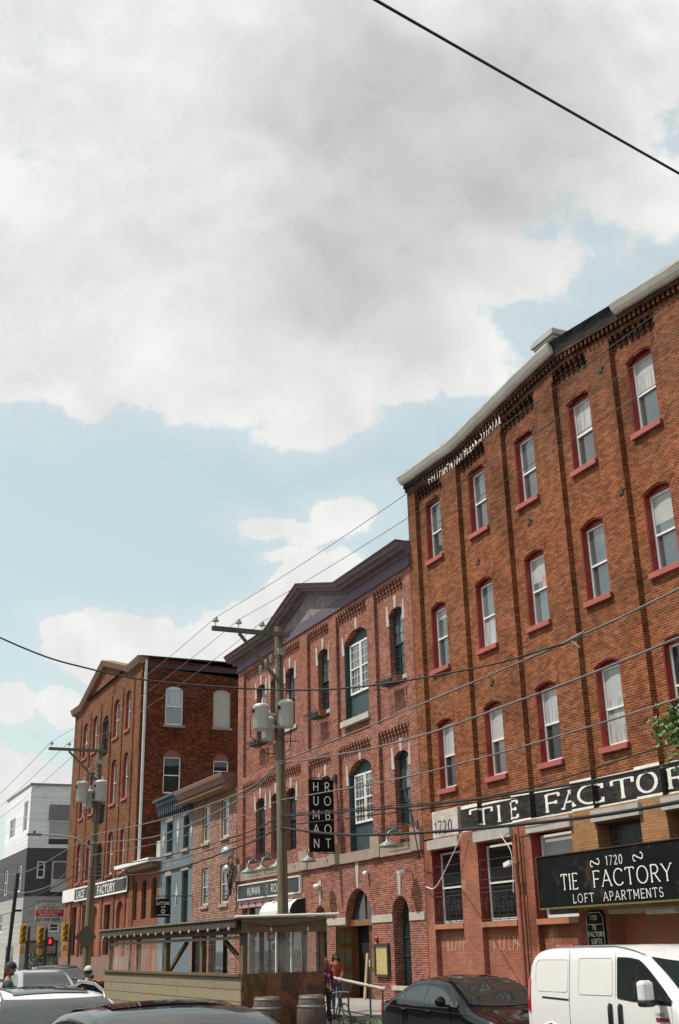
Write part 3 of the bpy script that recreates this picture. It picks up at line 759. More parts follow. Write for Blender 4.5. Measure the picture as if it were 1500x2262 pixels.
    # right hand part with glass block and the recessed entrance
    g = MB(); opB = [(21.84, 23.52, 2.75, 4.62, 0), (19.0, 20.9, 2.75, 4.62, 0), (16.3, 18.2, 2.75, 4.62, 0), (13.5, 15.4, 2.75, 4.62, 0), (13.4, 23.42, .16, 2.6, 0)]
    wall(g, P, Y0T, 24.56, 2.62, 4.999, opB[:4], .4); g.build('upper_ground_wall', TANB, T)
    g = MB(); g.mark(); g.box(17.8, 18.28, 23.42, 24.56, 0, 2.62); g.mark(); g.box(17.8, 18.28, Y0T, 13.4, 0, 2.62); g.build_each('pier', ADDB, T)
    m, gg, bb = newmat('glass_block'); tc, uv, sp = facade_uv(gg)
    br = gg.n('ShaderNodeTexBrick'); br.offset = 0; gg.l(uv, br.inputs['Vector']); br.inputs['Scale'].default_value = 1
    br.inputs['Brick Width'].default_value = .2; br.inputs['Row Height'].default_value = .2; br.inputs['Mortar Size'].default_value = .012
    br.inputs['Color1'].default_value = (.07, .085, .075, 1); br.inputs['Color2'].default_value = (.04, .05, .045, 1); br.inputs['Mortar'].default_value = (.10, .095, .085, 1)
    gg.l(br.outputs[0], bb.inputs['Base Color']); bb.inputs['Roughness'].default_value = .25
    bp = gg.n('ShaderNodeBump'); bp.inputs['Strength'].default_value = .5; gg.l(gg.noise(uv, 20, 3, .6), bp.inputs['Height']); gg.l(bp.outputs[0], bb.inputs['Normal'])
    for h in opB[:4]: MB().box(18.18, 18.24, h[0], h[1], h[2], h[3]).build('glass_block_window', m, T)
    MB().box(18.20, 18.257, 13.4, 23.42, .16, 2.62).build('entrance_back_wall', siding('brown_door_boards', (.26, .10, .045), .22, dark=.75), T)
    b = MB(); b.box(17.81, 18.2, 13.4, 23.42, 2.52, 2.62); b.build('entrance_soffit', plain('pale_soffit', (.45, .38, .26), .7), T)
    b = MB(); b.box(17.74, 18.28, 24.56, Y1T, .0, .6); b.build('base_course', DKB, T)
    # rusty pipes at the bay joint
    p = MB(); p.tube([(17.68, 27.0, .3), (17.68, 27.0, 4.7)], .05, 10); p.tube([(17.7, 26.85, .3), (17.7, 26.85, 4.85)], .025, 8)
    for z in (1.6, 2.9, 3.9): p.lathe([(.062, z-.03), (.062, z+.03)], (17.68, 27.0, 0), 10)
    p.build('downspout', plain('rusty_pipe', (.25, .08, .045), .7, var=.4), T)
    # faded scrubbed tags on the panels
    tg = MB(); rr = random.Random(9)
    for (ya, yb) in ((31.5, 30.5), (28.9, 27.6)):
        y = ya; tg.mark()
        while y > yb:
            z = 1.75; pts = [(0, 0), (rr.uniform(.02, .1), .36)]
            for _ in range(2): pts.append((rr.uniform(0, .2), rr.uniform(0, .36)))
            for k in range(len(pts)-1):
                a, b_ = Vector(pts[k]), Vector(pts[k+1]); d = (b_-a).normalized()*.022; n = Vector((-d.y, d.x))
                tg.face([(17.955-.0005*k, y-q.x, z+q.y) for q in (a+n, b_+n, b_-n, a-n)])
            y -= rr.uniform(.2, .28)
    tg.build_each('faded_tag', plain('faded_tag_paint', (.50, .27, .20), .8, var=.3), T)
    return T
factory_right()

# ------------------------------------------------------------------ big black sign, vertical sign, soffit light
def loft_sign():
    T = thing('shop_sign', 'large black board reading 1720 TIE FACTORY LOFT APARTMENTS above the white van', 'sign', (17.2, 22.0, 2.7))
    m = MB(); m.box(17.03, 17.5, 18.6, 25.08, 2.72, 3.93); s = m.build('board', SIGNB, T, bevel=.01)
    m = MB(); m.box(17.0, 17.028, 25.07, 25.1, 2.73, 3.93); m.box(17.0, 17.028, 18.6, 25.1, 3.93, 3.95); m.build('frame', plain('rusty_edge', (.07, .045, .03), .9, var=.5), T)
    m = MB(); m.box(17.0, 17.028, 18.6, 25.1, 2.68, 2.72)
    m.build('mossy_edge', plain('mossy_edge', (.15, .14, .035), .9, var=.6, scale=9), T)
    lt = MB(); text(lt, 'TIE', .36, TX(17.026, 24.1, 3.10), wt=.11, thin=.065, serif=.09, track=.27, sx=.95); text(lt, 'FACTORY', .36, TX(17.026, 22.82, 3.10), wt=.11, thin=.065, serif=.09, track=.27, sx=1.2)
    text(lt, 'LOFT', .19, TX(17.026, 23.68, 2.79), wt=.11, thin=.08, serif=.10, track=.42, sx=1.15); text(lt, 'APARTMENTS', .19, TX(17.026, 22.5, 2.79), wt=.11, thin=.08, serif=.10, track=.36, sx=1.15)
    text(lt, '1720', .20, TX(17.026, 22.28, 3.56), wt=.12, thin=.07, serif=.09, track=.34, sx=1.0)
    text(lt, '~', .30, TX(17.026, 22.88, 3.50), wt=.09, sx=1.15); text(lt, '~', .30, TX(17.026, 21.30, 3.52), wt=.09, sx=1.15)
    lt.build('lettering', LETW, s)
    T = thing('number_sign', 'narrow black upright sign reading 1720 TIE FACTORY LOFTS on the brown pier', 'sign', (17.75, 23.9, 1.5))
    m = MB(); c = [(23.55, 1.1), (24.25, 1.1), (24.25, 2.52), (24.13, 2.62), (23.67, 2.62), (23.55, 2.52)]
    m.prism(c, -.05, -.002, XF(17.8)); s = m.build('board', SIGNB, T)
    lt = MB()
    for txt, y, z, h in (('1720', 24.06, 2.41, .10), ('TIE', 24.03, 2.19, .105), ('FACTORY', 24.185, 2.03, .105), ('LOFTS', 24.08, 1.87, .105)):
        text(lt, txt, h, TX(17.748, y, z), wt=.17, thin=.13, serif=.08, track=.24, sx=.9)
    for k in range(len(c)):
        a, b = Vector(c[k]), Vector(c[(k+1) % len(c)]); ce = Vector((23.9, 1.86)); a = ce+(a-ce)*.94; b = ce+(b-ce)*.94; d = (b-a).normalized(); n = Vector((-d.y, d.x))*.006
        lt.face([(17.745, q.x, q.y) for q in (a+n, b+n, b-n, a-n)])
    lt.box(17.744, 17.7455, 23.6, 24.2, 2.30, 2.31)
    lt.build('lettering', plain('cream_letters', (.85, .80, .62), .6), s)
    T = thing('light_box', 'pale strip light fitting under the black board in the entrance', 'light', (17.4, 20.7, 2.5))
    m = MB(); m.box(17.3, 17.5, 19.0, 21.4, 2.46, 2.56); m.build('housing', plain('dull_white', (.42, .40, .34), .5), T, bevel=.01)
    lt = MB(); text(lt, '1720', .06, TX(17.298, 20.42, 2.48), wt=.14); lt.build('number', IRON, T)
    T = thing('notice', 'pink and white paper notice stuck on the brown wall panel behind the van', 'poster', (17.95, 25.5, 1.6))
    m = MB(); m.box(17.93, 17.955, 25.15, 25.85, 1.45, 1.86); m.build('sheet', plain('magenta_paper', (.62, .13, .22), .8, var=.7, scale=6), T)
    T = thing('intercom_box', 'small white and black keypad on the brown entrance wall', 'keypad', (18.1, 20.6, 1.7))
    m = MB(); m.box(18.12, 18.2, 20.9, 21.1, 1.95, 2.08); m.build('plate', WHITE, T); m = MB(); m.box(18.08, 18.2, 20.85, 21.1, 1.2, 1.92); m.build('box', IRON, T)
loft_sign()

# ------------------------------------------------------------------ pub building
def keystones(mb, mp, a, b, zs, rise, d=-.02):
    c = (a+b)/2; s = (b-a)/2
    for (u, z0, z1, w0, w1, lean) in ((c, zs+rise-.02, zs+rise+.42, .07, .11, 0), (a-.06, zs-.35, zs+.38, .11, .06, -.05), (b+.06, zs-.35, zs+.38, .11, .06, .05)):
        mb.mark(); mb.prism([(u-w0, z0), (u+w0, z0), (u+w1+lean, z1), (u-w1+lean, z1)], d, .002, mp)
def pub():
    T = thing('brick_pub', 'pink red brick building with a low gabled purple cornice and pale keystones', 'building', (17.8, 41, 0))
    P = XF(17.8); RC = XF(17.93)
    PI = [(48.93, 49.7), (41.44, 42.2), (38.6, 39.3), (35.27, 35.9), (32.41, 33.0)]
    W3 = [(46.45, 47.55), (44.78, 45.85), (43.08, 44.1), (39.62, 40.65), (33.33, 34.38)]
    W2 = [(46.5, 47.6), (44.7, 45.8), (43.05, 44.1), (39.6, 40.6), (33.33, 34.4)]
    holes = [(a, b, 10.5, 12.80, .21) for a, b in W3] + [(35.98, 38.15, 9.72, 12.6, .46)]
    holes += [(a, b, 5.6, 7.83, .21) for a, b in W2] + [(35.98, 38.05, 5.06, 7.75, .46)]
    mb = MB(); wall(mb, RC, 32.41, 49.7, 5.05, 14.1, holes, .30)
    for a, b in PI: mb.box(17.8, 17.932, a, b, 5.05, 14.1)
    for i in range(len(PI)-1):
        lo, hi = PI[i+1][1], PI[i][0]
        mb.box(17.8, 17.931, lo, hi, 13.92, 14.1); mb.box(17.8, 17.931, lo, hi, 8.84, 9.12)
        for z in (13.92, 8.84):
            y = lo+.06
            while y < hi-.1:
                mb.box(17.80, 17.931, y, y+.10, z-.12, z); mb.box(17.835, 17.931, y, y+.10, z-.24, z-.12); mb.box(17.88, 17.931, y, y+.10, z-.36, z-.24); y += .245
    mb.box(18.26, 31, 32.41, 49.7, 0, 14.3); mb.box(17.8, 18.26, 49.66, 49.7, 0, 14.1)
    for h in holes:
        o = arch(h[0]-.02, h[1]+.02, h[3], h[4]); cx = (h[0]+h[1])/2
        for k in range(len(o)-1):
            ex = lambda r: (r[0]+(r[0]-cx)*.2, r[1]+.26)
            mb.face([RC(*o[k], -.008), RC(*o[k+1], -.008), RC(*ex(o[k+1]), -.008), RC(*ex(o[k]), -.008)])
    w = mb.build('wall', HRB, T)
    ks = MB()
    for h in holes: keystones(ks, RC, h[0], h[1], h[3], h[4])
    ks.build_each('keystone', LSTONE, T); ks = MB()
    for (a, b) in W3: ks.mark(); ks.box(17.86, 17.932, a-.25, b+.25, 10.36, 10.5)
    ks.build_each('sill', LSTONE, T)
    s = MB(); s.box(17.72, 18.1, 35.85, 38.25, 9.50, 9.72); s.build('sill', LSTONE, T, bevel=.01)
    # sashes
    for k, (a, b) in enumerate(W3): sash(T, RC, a, b, 10.5, 12.80, .21, .26, frame=TEAL, up=GLB if k != 0 else BLIND, lo=GLD, munt=(3, 6), fw=.05, split=.52)
    for k, (a, b) in enumerate(W2): sash(T, RC, a, b, 5.6, 7.83, .21, .26, frame=TEAL, up=GLS, lo=GLD, munt=(3, 6), fw=.05, split=.52)
    # paired white casements in the tall arched openings, teal surround and panel below
    for (a, b, z0, zsp, cap) in ((35.98, 38.15, 9.72, 12.6, .46), (35.98, 38.05, 5.06, 7.75, .46)):
        m = MB()
        m.prism([(a+.01, zsp-.05)]+arch(a+.01, b-.01, zsp, cap-.02)+[(b-.01, zsp-.05)], .22, .27, RC)
        fbox(m, RC, a+.01, b-.01, z0, z0+.95, .22, .27); fbox(m, RC, a+.01, a+.16, z0+.95, zsp-.05, .18, .27); fbox(m, RC, b-.16, b-.01, z0+.95, zsp-.05, .18, .27)
        fbox(m, RC, a+.012, a+.03, z0, zsp, .004, .22)
        fbox(m, RC, b-.03, b-.012, z0, zsp, .004, .22)
        o = m.build('window_surround', TEALP, T)
        c = (a+b)/2
        for (p, q) in ((a+.17, c-.005), (c+.005, b-.17)):
            sash(T, RC, p, q, z0+.95, zsp+.02, 0, .22, frame=WHITE, up=GLB, lo=GLS, munt=(3, 6), fw=.065, split=.5, name='casement', mw=.008)
    # purple fascia, gable panel, raking cornice
    def ctop(y):
        pts = [(32.3, 14.86), (37.5, 14.86), (41.2, 15.9), (44.9, 14.86), (50.1, 14.86)]
        for (a, za), (b, zb) in zip(pts, pts[1:]):
            if a <= y <= b: return za+(zb-za)*(y-a)/(b-a)
        return 14.86
    m = MB(); m.box(17.76, 18.2, 32.41, 49.74, 14.1, 14.52); m.build('fascia', PURPLE, T)
    m = MB(); m.box(17.74, 17.761, 32.41, 49.74, 14.08, 14.14); m.build('fascia_bead', PURPLE, T)
    m = MB(); m.prism([(37.0, 14.52), (45.4, 14.52), (41.2, 15.7)], .0, .35, XF(17.78)); m.build('gable_panel', PANELG, T)
    CS = [(17.78, -.38), (17.70, -.36), (17.66, -.26), (17.45, -.24), (17.40, -.14), (17.30, -.12), (17.26, -.02), (17.22, 0), (17.22, .03), (17.9, .05)]
    m = MB(); rows = []
    for y in [32.30, 37.5, 41.2, 44.9, 50.15]: rows.append([(x, y, ctop(y)+z) for x, z in CS])
    m.grid(rows, smooth=False); m.face(rows[0]); m.face(list(reversed(rows[-1]))); m.build('cornice', CORN, T)
    m = MB()
    for a, b in ((32.3, 37.5), (37.5, 41.2), (41.2, 44.9), (44.9, 50.15)): m.face([(17.2, a, ctop(a)+.07), (17.2, b, ctop(b)+.07), (31, b, ctop(b)+.2), (31, a, ctop(a)+.2)]); m.face([(17.2, a, ctop(a)+.07), (17.2, b, ctop(b)+.07), (17.2, b, ctop(b)+.03), (17.2, a, ctop(a)+.03)])
    m.build('roof', BLACKT, T)
    # belt course
    m = MB(); m.box(17.70, 18.2, 32.41, 49.7, 4.70, 5.04)
    for a, b in PI: m.box(17.66, 17.81, a-.02, b+.02, 4.72, 5.42)
    m.build('belt_course', STONE, T)
    # ground storey
    hg = [(42.4, 48.9, .9, 3.58, 0), (39.95, 40.98, .75, 2.85, .52), (36.2, 38.25, .16, 2.80, 1.0), (33.52, 34.66, .75, 2.85, .57)]
    g = MB(); wall(g, P, 32.41, 49.7, 0, 4.70, hg, .5)
    for h in hg[1:]:
        o = arch(h[0]-.01, h[1]+.01, h[3], h[4]); cx = (h[0]+h[1])/2; wd = .26
        for k in range(len(o)-1):
            ex = lambda r: (cx+(r[0]-cx)*(1+wd/((h[1]-h[0])/2)), h[3]+(r[1]-h[3])*(1+wd/h[4]))
            g.face([P(*o[k], -.02), P(*o[k+1], -.02), P(*ex(o[k+1]), -.02), P(*ex(o[k]), -.02)])
    g.build('ground_wall', HRB, T)
    m = MB()
    for a, b in ((32.5, 33.5), (34.68, 36.18), (38.27, 39.93)): m.mark(); m.box(17.77, 17.803, a, b, 2.66, 2.89)
    m.build_each('stone_band', LSTONE, T); m = MB()
    for (c, z0, z1) in ((37.22, 3.82, 4.72), (40.46, 3.4, 4.25), (34.09, 3.45, 4.2)): m.mark(); m.prism([(c-.07, z0), (c+.07, z0), (c+.13, z1), (c-.13, z1)], -.035, .002, P)
    m.build_each('keystone', LSTONE, T)
    for h in (hg[1], hg[3]):
        m = MB(); a, b, z0, zsp, ri = h
        m.prism([(a+.01, z0)]+arch(a+.01, b-.01, zsp, ri-.01)+[(b-.01, z0)], .36, .39, P); o = m.build('arched_window', GLD, T)
        m = MB()
        for z in (1.6, 2.15, 2.8): fbox(m, P, a, b, z, z+.05, .33, .37)
        fbox(m, P, a, a+.06, z0, zsp, .33, .37); fbox(m, P, b-.06, b, z0, zsp, .33, .37); m.build('frame', TEAL, o)
        m = MB(); m.box(17.7, 18.1, a-.1, b+.1, .62, .75); m.build('sill', LSTONE, o)
    # entrance: near-black sheet painting the unlit hall's dark, transom, fanlight, leaves
    DOORW = plain('varnished_door', (.20, .075, .025), .4, var=.35, scale=4, coat=.4)
    m = MB(); m.box(18.25, 18.256, 36.2, 38.25, .16, 3.8); m.build('hall_dark_sheet', plain('painted_hall_dark', (.010, .009, .008), .9), T)
    m = MB(); fbox(m, P, 36.21, 38.24, 2.60, 2.80, .14, .30); fbox(m, P, 36.21, 36.33, .3, 2.60, .2, .3); fbox(m, P, 38.12, 38.24, .3, 2.60, .2, .3); fbox(m, P, 37.12, 37.20, 2.8, 3.78, .2, .26)
    o = m.build('door_frame', DOORW, T)
    m = MB(); m.prism([(36.23, 2.80)]+arch(36.23, 38.22, 2.80, .97)+[(38.22, 2.80)], .24, .25, P); m.build('fanlight', GLD, o)
    def leaf(mp, w, name):
        m = MB()
        for (a, b, c, d) in ((0, .09, 0, 2.28), (w-.09, w, 0, 2.28)): m.box(a, b, 0, .05, c, d, mp=mp)
        for z, h in ((0, .16), (.85, .1), (1.62, .1), (2.16, .12)): m.box(.09, w-.09, .004, .046, z, z+h, mp=mp)
        m.box(w/2-.02, w/2+.02, .006, .044, .16, 2.16, mp=mp)
        o = m.build(name, DOORW, T)
        g = MB(); g.box(.08, w-.08, .02, .03, .1, 2.2, mp=mp); g.build('door_glass', glass('door_glass', (.20, .17, .12), 1.8), o)
        h_ = MB(); h_.box(w-.07, w-.03, -.05, 0, .98, 1.2, mp=mp); h_.build('handle', GOLD, o)
    leaf(lambda a, b, c: (17.98-a*.93, 38.10+b-a*.25, .31+c), .82, 'door')          # opened out onto the pavement
    leaf(lambda a, b, c: (18.04+b, 36.34+a, .31+c), .62, 'door')
    # storefront strip under the name board
    m = MB(); m.box(17.78, 17.9, 42.0, 49.3, 3.58, 3.90); m.build('pink_fascia', plain('pink_fascia_paint', (.42, .28, .28), .6, var=.2), T)
    for k in range(9):
        y = 48.9-k*.85; b = MB(); b.lathe([(0, -.09), (.045, -.08), (.055, -.03), (.03, .0)], (17.78, y, 3.74), 10, axis='x'); b.build('round_lamp', plain('brass', (.25, .11, .05), .35, metal=.6), T)
    m = MB(); m.box(18.1, 18.14, 42.4, 48.9, .9, 3.58); o = m.build('shop_window', GLD, T)
    m = MB()
    for y in (48.85, 47.2, 45.6, 44.0, 42.45): m.box(18.04, 18.098, y-.04, y+.04, .9, 3.58)
    m.box(18.04, 18.097, 42.4, 48.9, 2.6, 2.68); m.build('mullions', WHITE, o)
    return T
pub()
def pub_extras():
    # name board
    T = thing('name_board', 'long white framed dark board reading HUMAN ROBOT over the pub window', 'sign', (17.7, 45.6, 3.9))
    m = MB(); m.box(17.70, 17.78, 42.2, 49.15, 3.93, 4.52); s = m.build('board', plain('dark_slate_board', (.035, .045, .05), .5, var=.3), T)
    m = MB()
    for (a, b, c, d) in ((42.2, 49.15, 3.90, 3.95), (42.2, 49.15, 4.50, 4.55), (42.16, 42.21, 3.90, 4.55), (49.14, 49.19, 3.90, 4.55)): m.box(17.67, 17.782, a, b, c, d)
    m.build('frame', WHITE, T)
    lt = MB(); text(lt, 'HUMAN', .30, TX(17.697, 48.0, 4.07), wt=.11, track=.32); text(lt, 'ROBOT', .30, TX(17.697, 45.2, 4.07), wt=.11, track=.32)
    for rr, ww in ((.21, .014), (.12, .012)):
        for k in range(24):
            a0, a1 = k*math.pi/12, (k+1)*math.pi/12
            lt.face([(17.697, 45.72-.62*r_*math.cos(a)*1.0, 4.22+r_*math.sin(a)) for r_, a in ((rr, a0), (rr, a1), (rr-ww, a1), (rr-ww, a0))])
    lt.build('lettering', LETW, s)
    # blade sign
    T = thing('blade_sign', 'tall black projecting sign with HUMAN ROBOT in two columns of thin white capitals', 'sign', (17.4, 38.85, 5.2))
    m = MB(); m.box(16.68, 17.66, 38.80, 38.90, 5.14, 7.70); s = m.build('panel', SIGNB, T, bevel=.012)
    m = MB(); m.tube([(16.7, 38.85, 7.76), (17.85, 38.85, 7.76)], .025, 6); m.tube([(17.0, 38.85, 5.10), (17.85, 38.85, 5.10)], .02, 6); m.box(17.7, 17.8, 38.75, 38.95, 7.6, 7.9); m.build('bracket', IRON, T)
    lt = MB()
    for r, (p, q) in enumerate(zip('HUMAN', 'ROBOT')):
        z = 7.30-r*.50
        text(lt, p, .31, TY(38.797, 16.95-textw(p, .31, 0)/2, z-.02), wt=.10, sx=.95); text(lt, q, .31, TY(38.797, 17.41-textw(q, .31, 0)/2, z-.02), wt=.10, sx=.95)
    lt.build('lettering', plain('bright_white_letters', (.93, .93, .90), .5, var=.05), s)
    # gooseneck lamps
    spec = [(45.95, 'gooseneck lamp over the far end of the HUMAN ROBOT name board'), (44.35, 'gooseneck lamp over the middle of the HUMAN ROBOT name board'), (42.69, 'gooseneck lamp beside the utility pole above the name board'),
            (39.6, 'gooseneck lamp below the black blade sign'), (33.2, 'gooseneck lamp under the window box nearest the tall factory')]
    src = None
    for y, lb in spec:
        if src is None:
            L = thing('wall_lamp', 'pale green '+lb, 'lamp', (17.7, y, 5.0), 'gooseneck lamps on the pub front')
            m = MB(); m.tube([(17.72, y, 4.95), (17.5, y, 5.28), (17.2, y, 5.42), (17.0, y, 5.32), (16.95, y, 5.15)], .018, 6); m.build('arm', METAL, L)
            m = MB(); m.lathe([(.03, 5.18), (.05, 5.10), (.06, 5.04), (.24, 4.94), (.30, 4.86), (.29, 4.85), (.05, 4.98)], (16.95, y, 0), 18); m.build('shade', plain('pale_green_enamel', (.22, .27, .24), .35, var=.2), L)
            m = MB(); m.lathe([(0, .0), (.07, .0), (.07, -.04), (0, -.05)], (17.72, y, 4.95), 10, axis='x'); m.build('mount', METAL, L)
            src = L; y0 = y
        else:
            c = copy_tree(src); c.location = (17.7, y, 5.0); c['label'] = 'pale green '+lb
    # window boxes
    spec = [(46.9, 10.22, 'iron window box under the far top floor window of the pub'), (45.3, 10.22, 'iron window box under the second top floor window, behind the transformers'), (40.2, 10.22, 'iron window box on the top floor right of the utility pole'), (33.9, 10.22, 'iron window box on the top floor next to the tall factory'),
            (47.1, 5.32, 'iron window box under the far middle floor window of the pub'), (45.25, 5.32, 'iron window box under the second middle floor window left of the pole'), (33.9, 5.32, 'iron window box on the middle floor next to the tall factory')]
    src = None
    for (y, z, lb) in spec:
        if src is None:
            L = thing('window_box', lb, 'window box', (17.7, y, z), 'iron window boxes on the pub')
            m = MB(); x0, x1 = 17.42, 17.78
            for zz in (z, z+.26):
                m.tube([(x1, y-.75, zz), (x0, y-.75, zz), (x0, y+.75, zz), (x1, y+.75, zz)], .012, 5)
            for k in range(13):
                yy = y-.75+1.5*k/12; m.tube([(x0, yy, z), (x0, yy, z+.26)], .007, 4)
            for k in range(8):
                cy = y-.66+1.32*k/7; m.tube([(x0-.003, cy+.07*math.cos(t*.6), z+.13+(.10-.01*t)*math.sin(t*.6)) for t in range(11)], .007, 4)
            m.build('cage', IRON, L)
            b = MB(); b.box(17.46, 17.76, y-.36, y+.36, z+.01, z+.18); b.build('trough', plain('dark_trough', (.05, .06, .055), .8), L)
            b = MB(); b.box(17.47, 17.74, y-.72, y-.50, z+.01, z+.22); b.build('pot', plain('terracotta', (.33, .12, .07), .85), L)
            src = L
        else:
            c = copy_tree(src); c.location = (17.7, y, z); c['label'] = lb
    # white awning
    T = thing('awning', 'small white barrel awning over the pub window behind the pole', 'awning', (17.4, 43.4, 3.2))
    m = MB(); prof_ = [(17.78, 3.72), (17.45, 3.66), (17.25, 3.5), (17.15, 3.30), (17.15, 3.18)]
    m.grid([[(x, y, z) for x, z in prof_] for y in (41.9, 42.7, 43.5, 44.3, 45.1)], smooth=False); m.build('canopy', plain('white_canvas', (.72, .71, .68), .8), T)
    for y in (41.9, 45.1):
        m = MB(); m.face([(x, y, z) for x, z in prof_]+[(17.78, y, 3.18)]); m.build('end_panel', plain('shaded_white_canvas', (.02, .02, .02), .8) if y < 43 else plain('white_canvas', (.72, .71, .68)), T)  # end toward the camera coloured black to paint its shaded side
    # menu case, bell, sconces, camera, plank
    T = thing('menu_case', 'black framed menu case with a yellowed sheet right of the pub door', 'menu board', (17.75, 35.45, 1.5))
    m = MB()
    for (a, b, c, d) in ((34.95, 35.95, 1.0, 1.07), (34.95, 35.95, 1.93, 2.0), (34.95, 35.02, 1.07, 1.93), (35.88, 35.95, 1.07, 1.93)): m.box(17.70, 17.797, a, b, c, d)
    m.build('frame', IRON, T)
    m = MB(); m.box(17.74, 17.75, 35.02, 35.88, 1.07, 1.93); m.build('menu_sheet', plain('yellow_paper', (.50, .39, .16), .7, var=.35, scale=14), T)
    T = thing('alarm_bell', 'round red fire bell above the menu case', 'bell', (17.7, 35.7, 2.15)); m = MB(); m.lathe([(0, -.1), (.07, -.09), (.10, -.05), (.10, 0)], (17.8, 35.85, 2.16), 14, axis='x'); m.build('gong', plain('red_enamel', (.42, .03, .04), .35), T); m = MB(); m.box(17.76, 17.799, 35.83, 35.99, 2.0, 2.08); m.build('bracket', METAL, T)
    for (y, z, lb) in ((40.6, 4.05, 'white twin globe floodlight over the small arched window'), (36.35, 4.25, 'single white round light on the brickwork right of the entrance arch')):
        T = thing('flood_light', lb, 'light', (17.7, y, z)); m = MB(); m.ball((17.66, y, z), .09, 12); 
        if y > 40: m.ball((17.66, y-.2, z), .09, 12)
        m.build('globe', WHITE, T); m = MB(); m.box(17.7, 17.8, y-.16 if y > 40 else y-.05, y+.05, z-.04, z+.04); m.build('mount', METAL, T)
    for (y, z, x, lb) in ((33.2, 4.10, 17.8, 'pale security camera on the pub wall near the tall factory'), (27.0, 3.92, 17.8, 'pale security camera on the pipe between the factory ground windows')):
        T = thing('security_camera', lb, 'camera', (x, y, z)); m = MB(); m.tube([(x, y, z+.05), (x-.28, y, z)], .025, 6); m.build('arm', METAL, T)
        m = MB(); m.obox((x-.36, y+.08, z), (.06, 0, 0), (0, .15, -.03), (0, .015, .06)); m.build('housing', WHITE, T, bevel=.015); m = MB(); m.obox((x-.36, y+.24, z-.035), (.05, 0, 0), (0, .012, 0), (0, 0, .05)); m.build('lens', BLACKT, T)
    T = thing('timber_plank', 'pale wooden plank leaning in the open pub doorway', 'plank', (17.5, 35.9, .3)); m = MB(); m.obox((17.62, 36.42, 1.0), (.02, .0, .0), (0, .07, 0), (.1, .05, .72)); m.build('board', plain('pale_pine', (.42, .30, .17), .7, var=.3), T)
pub_extras()

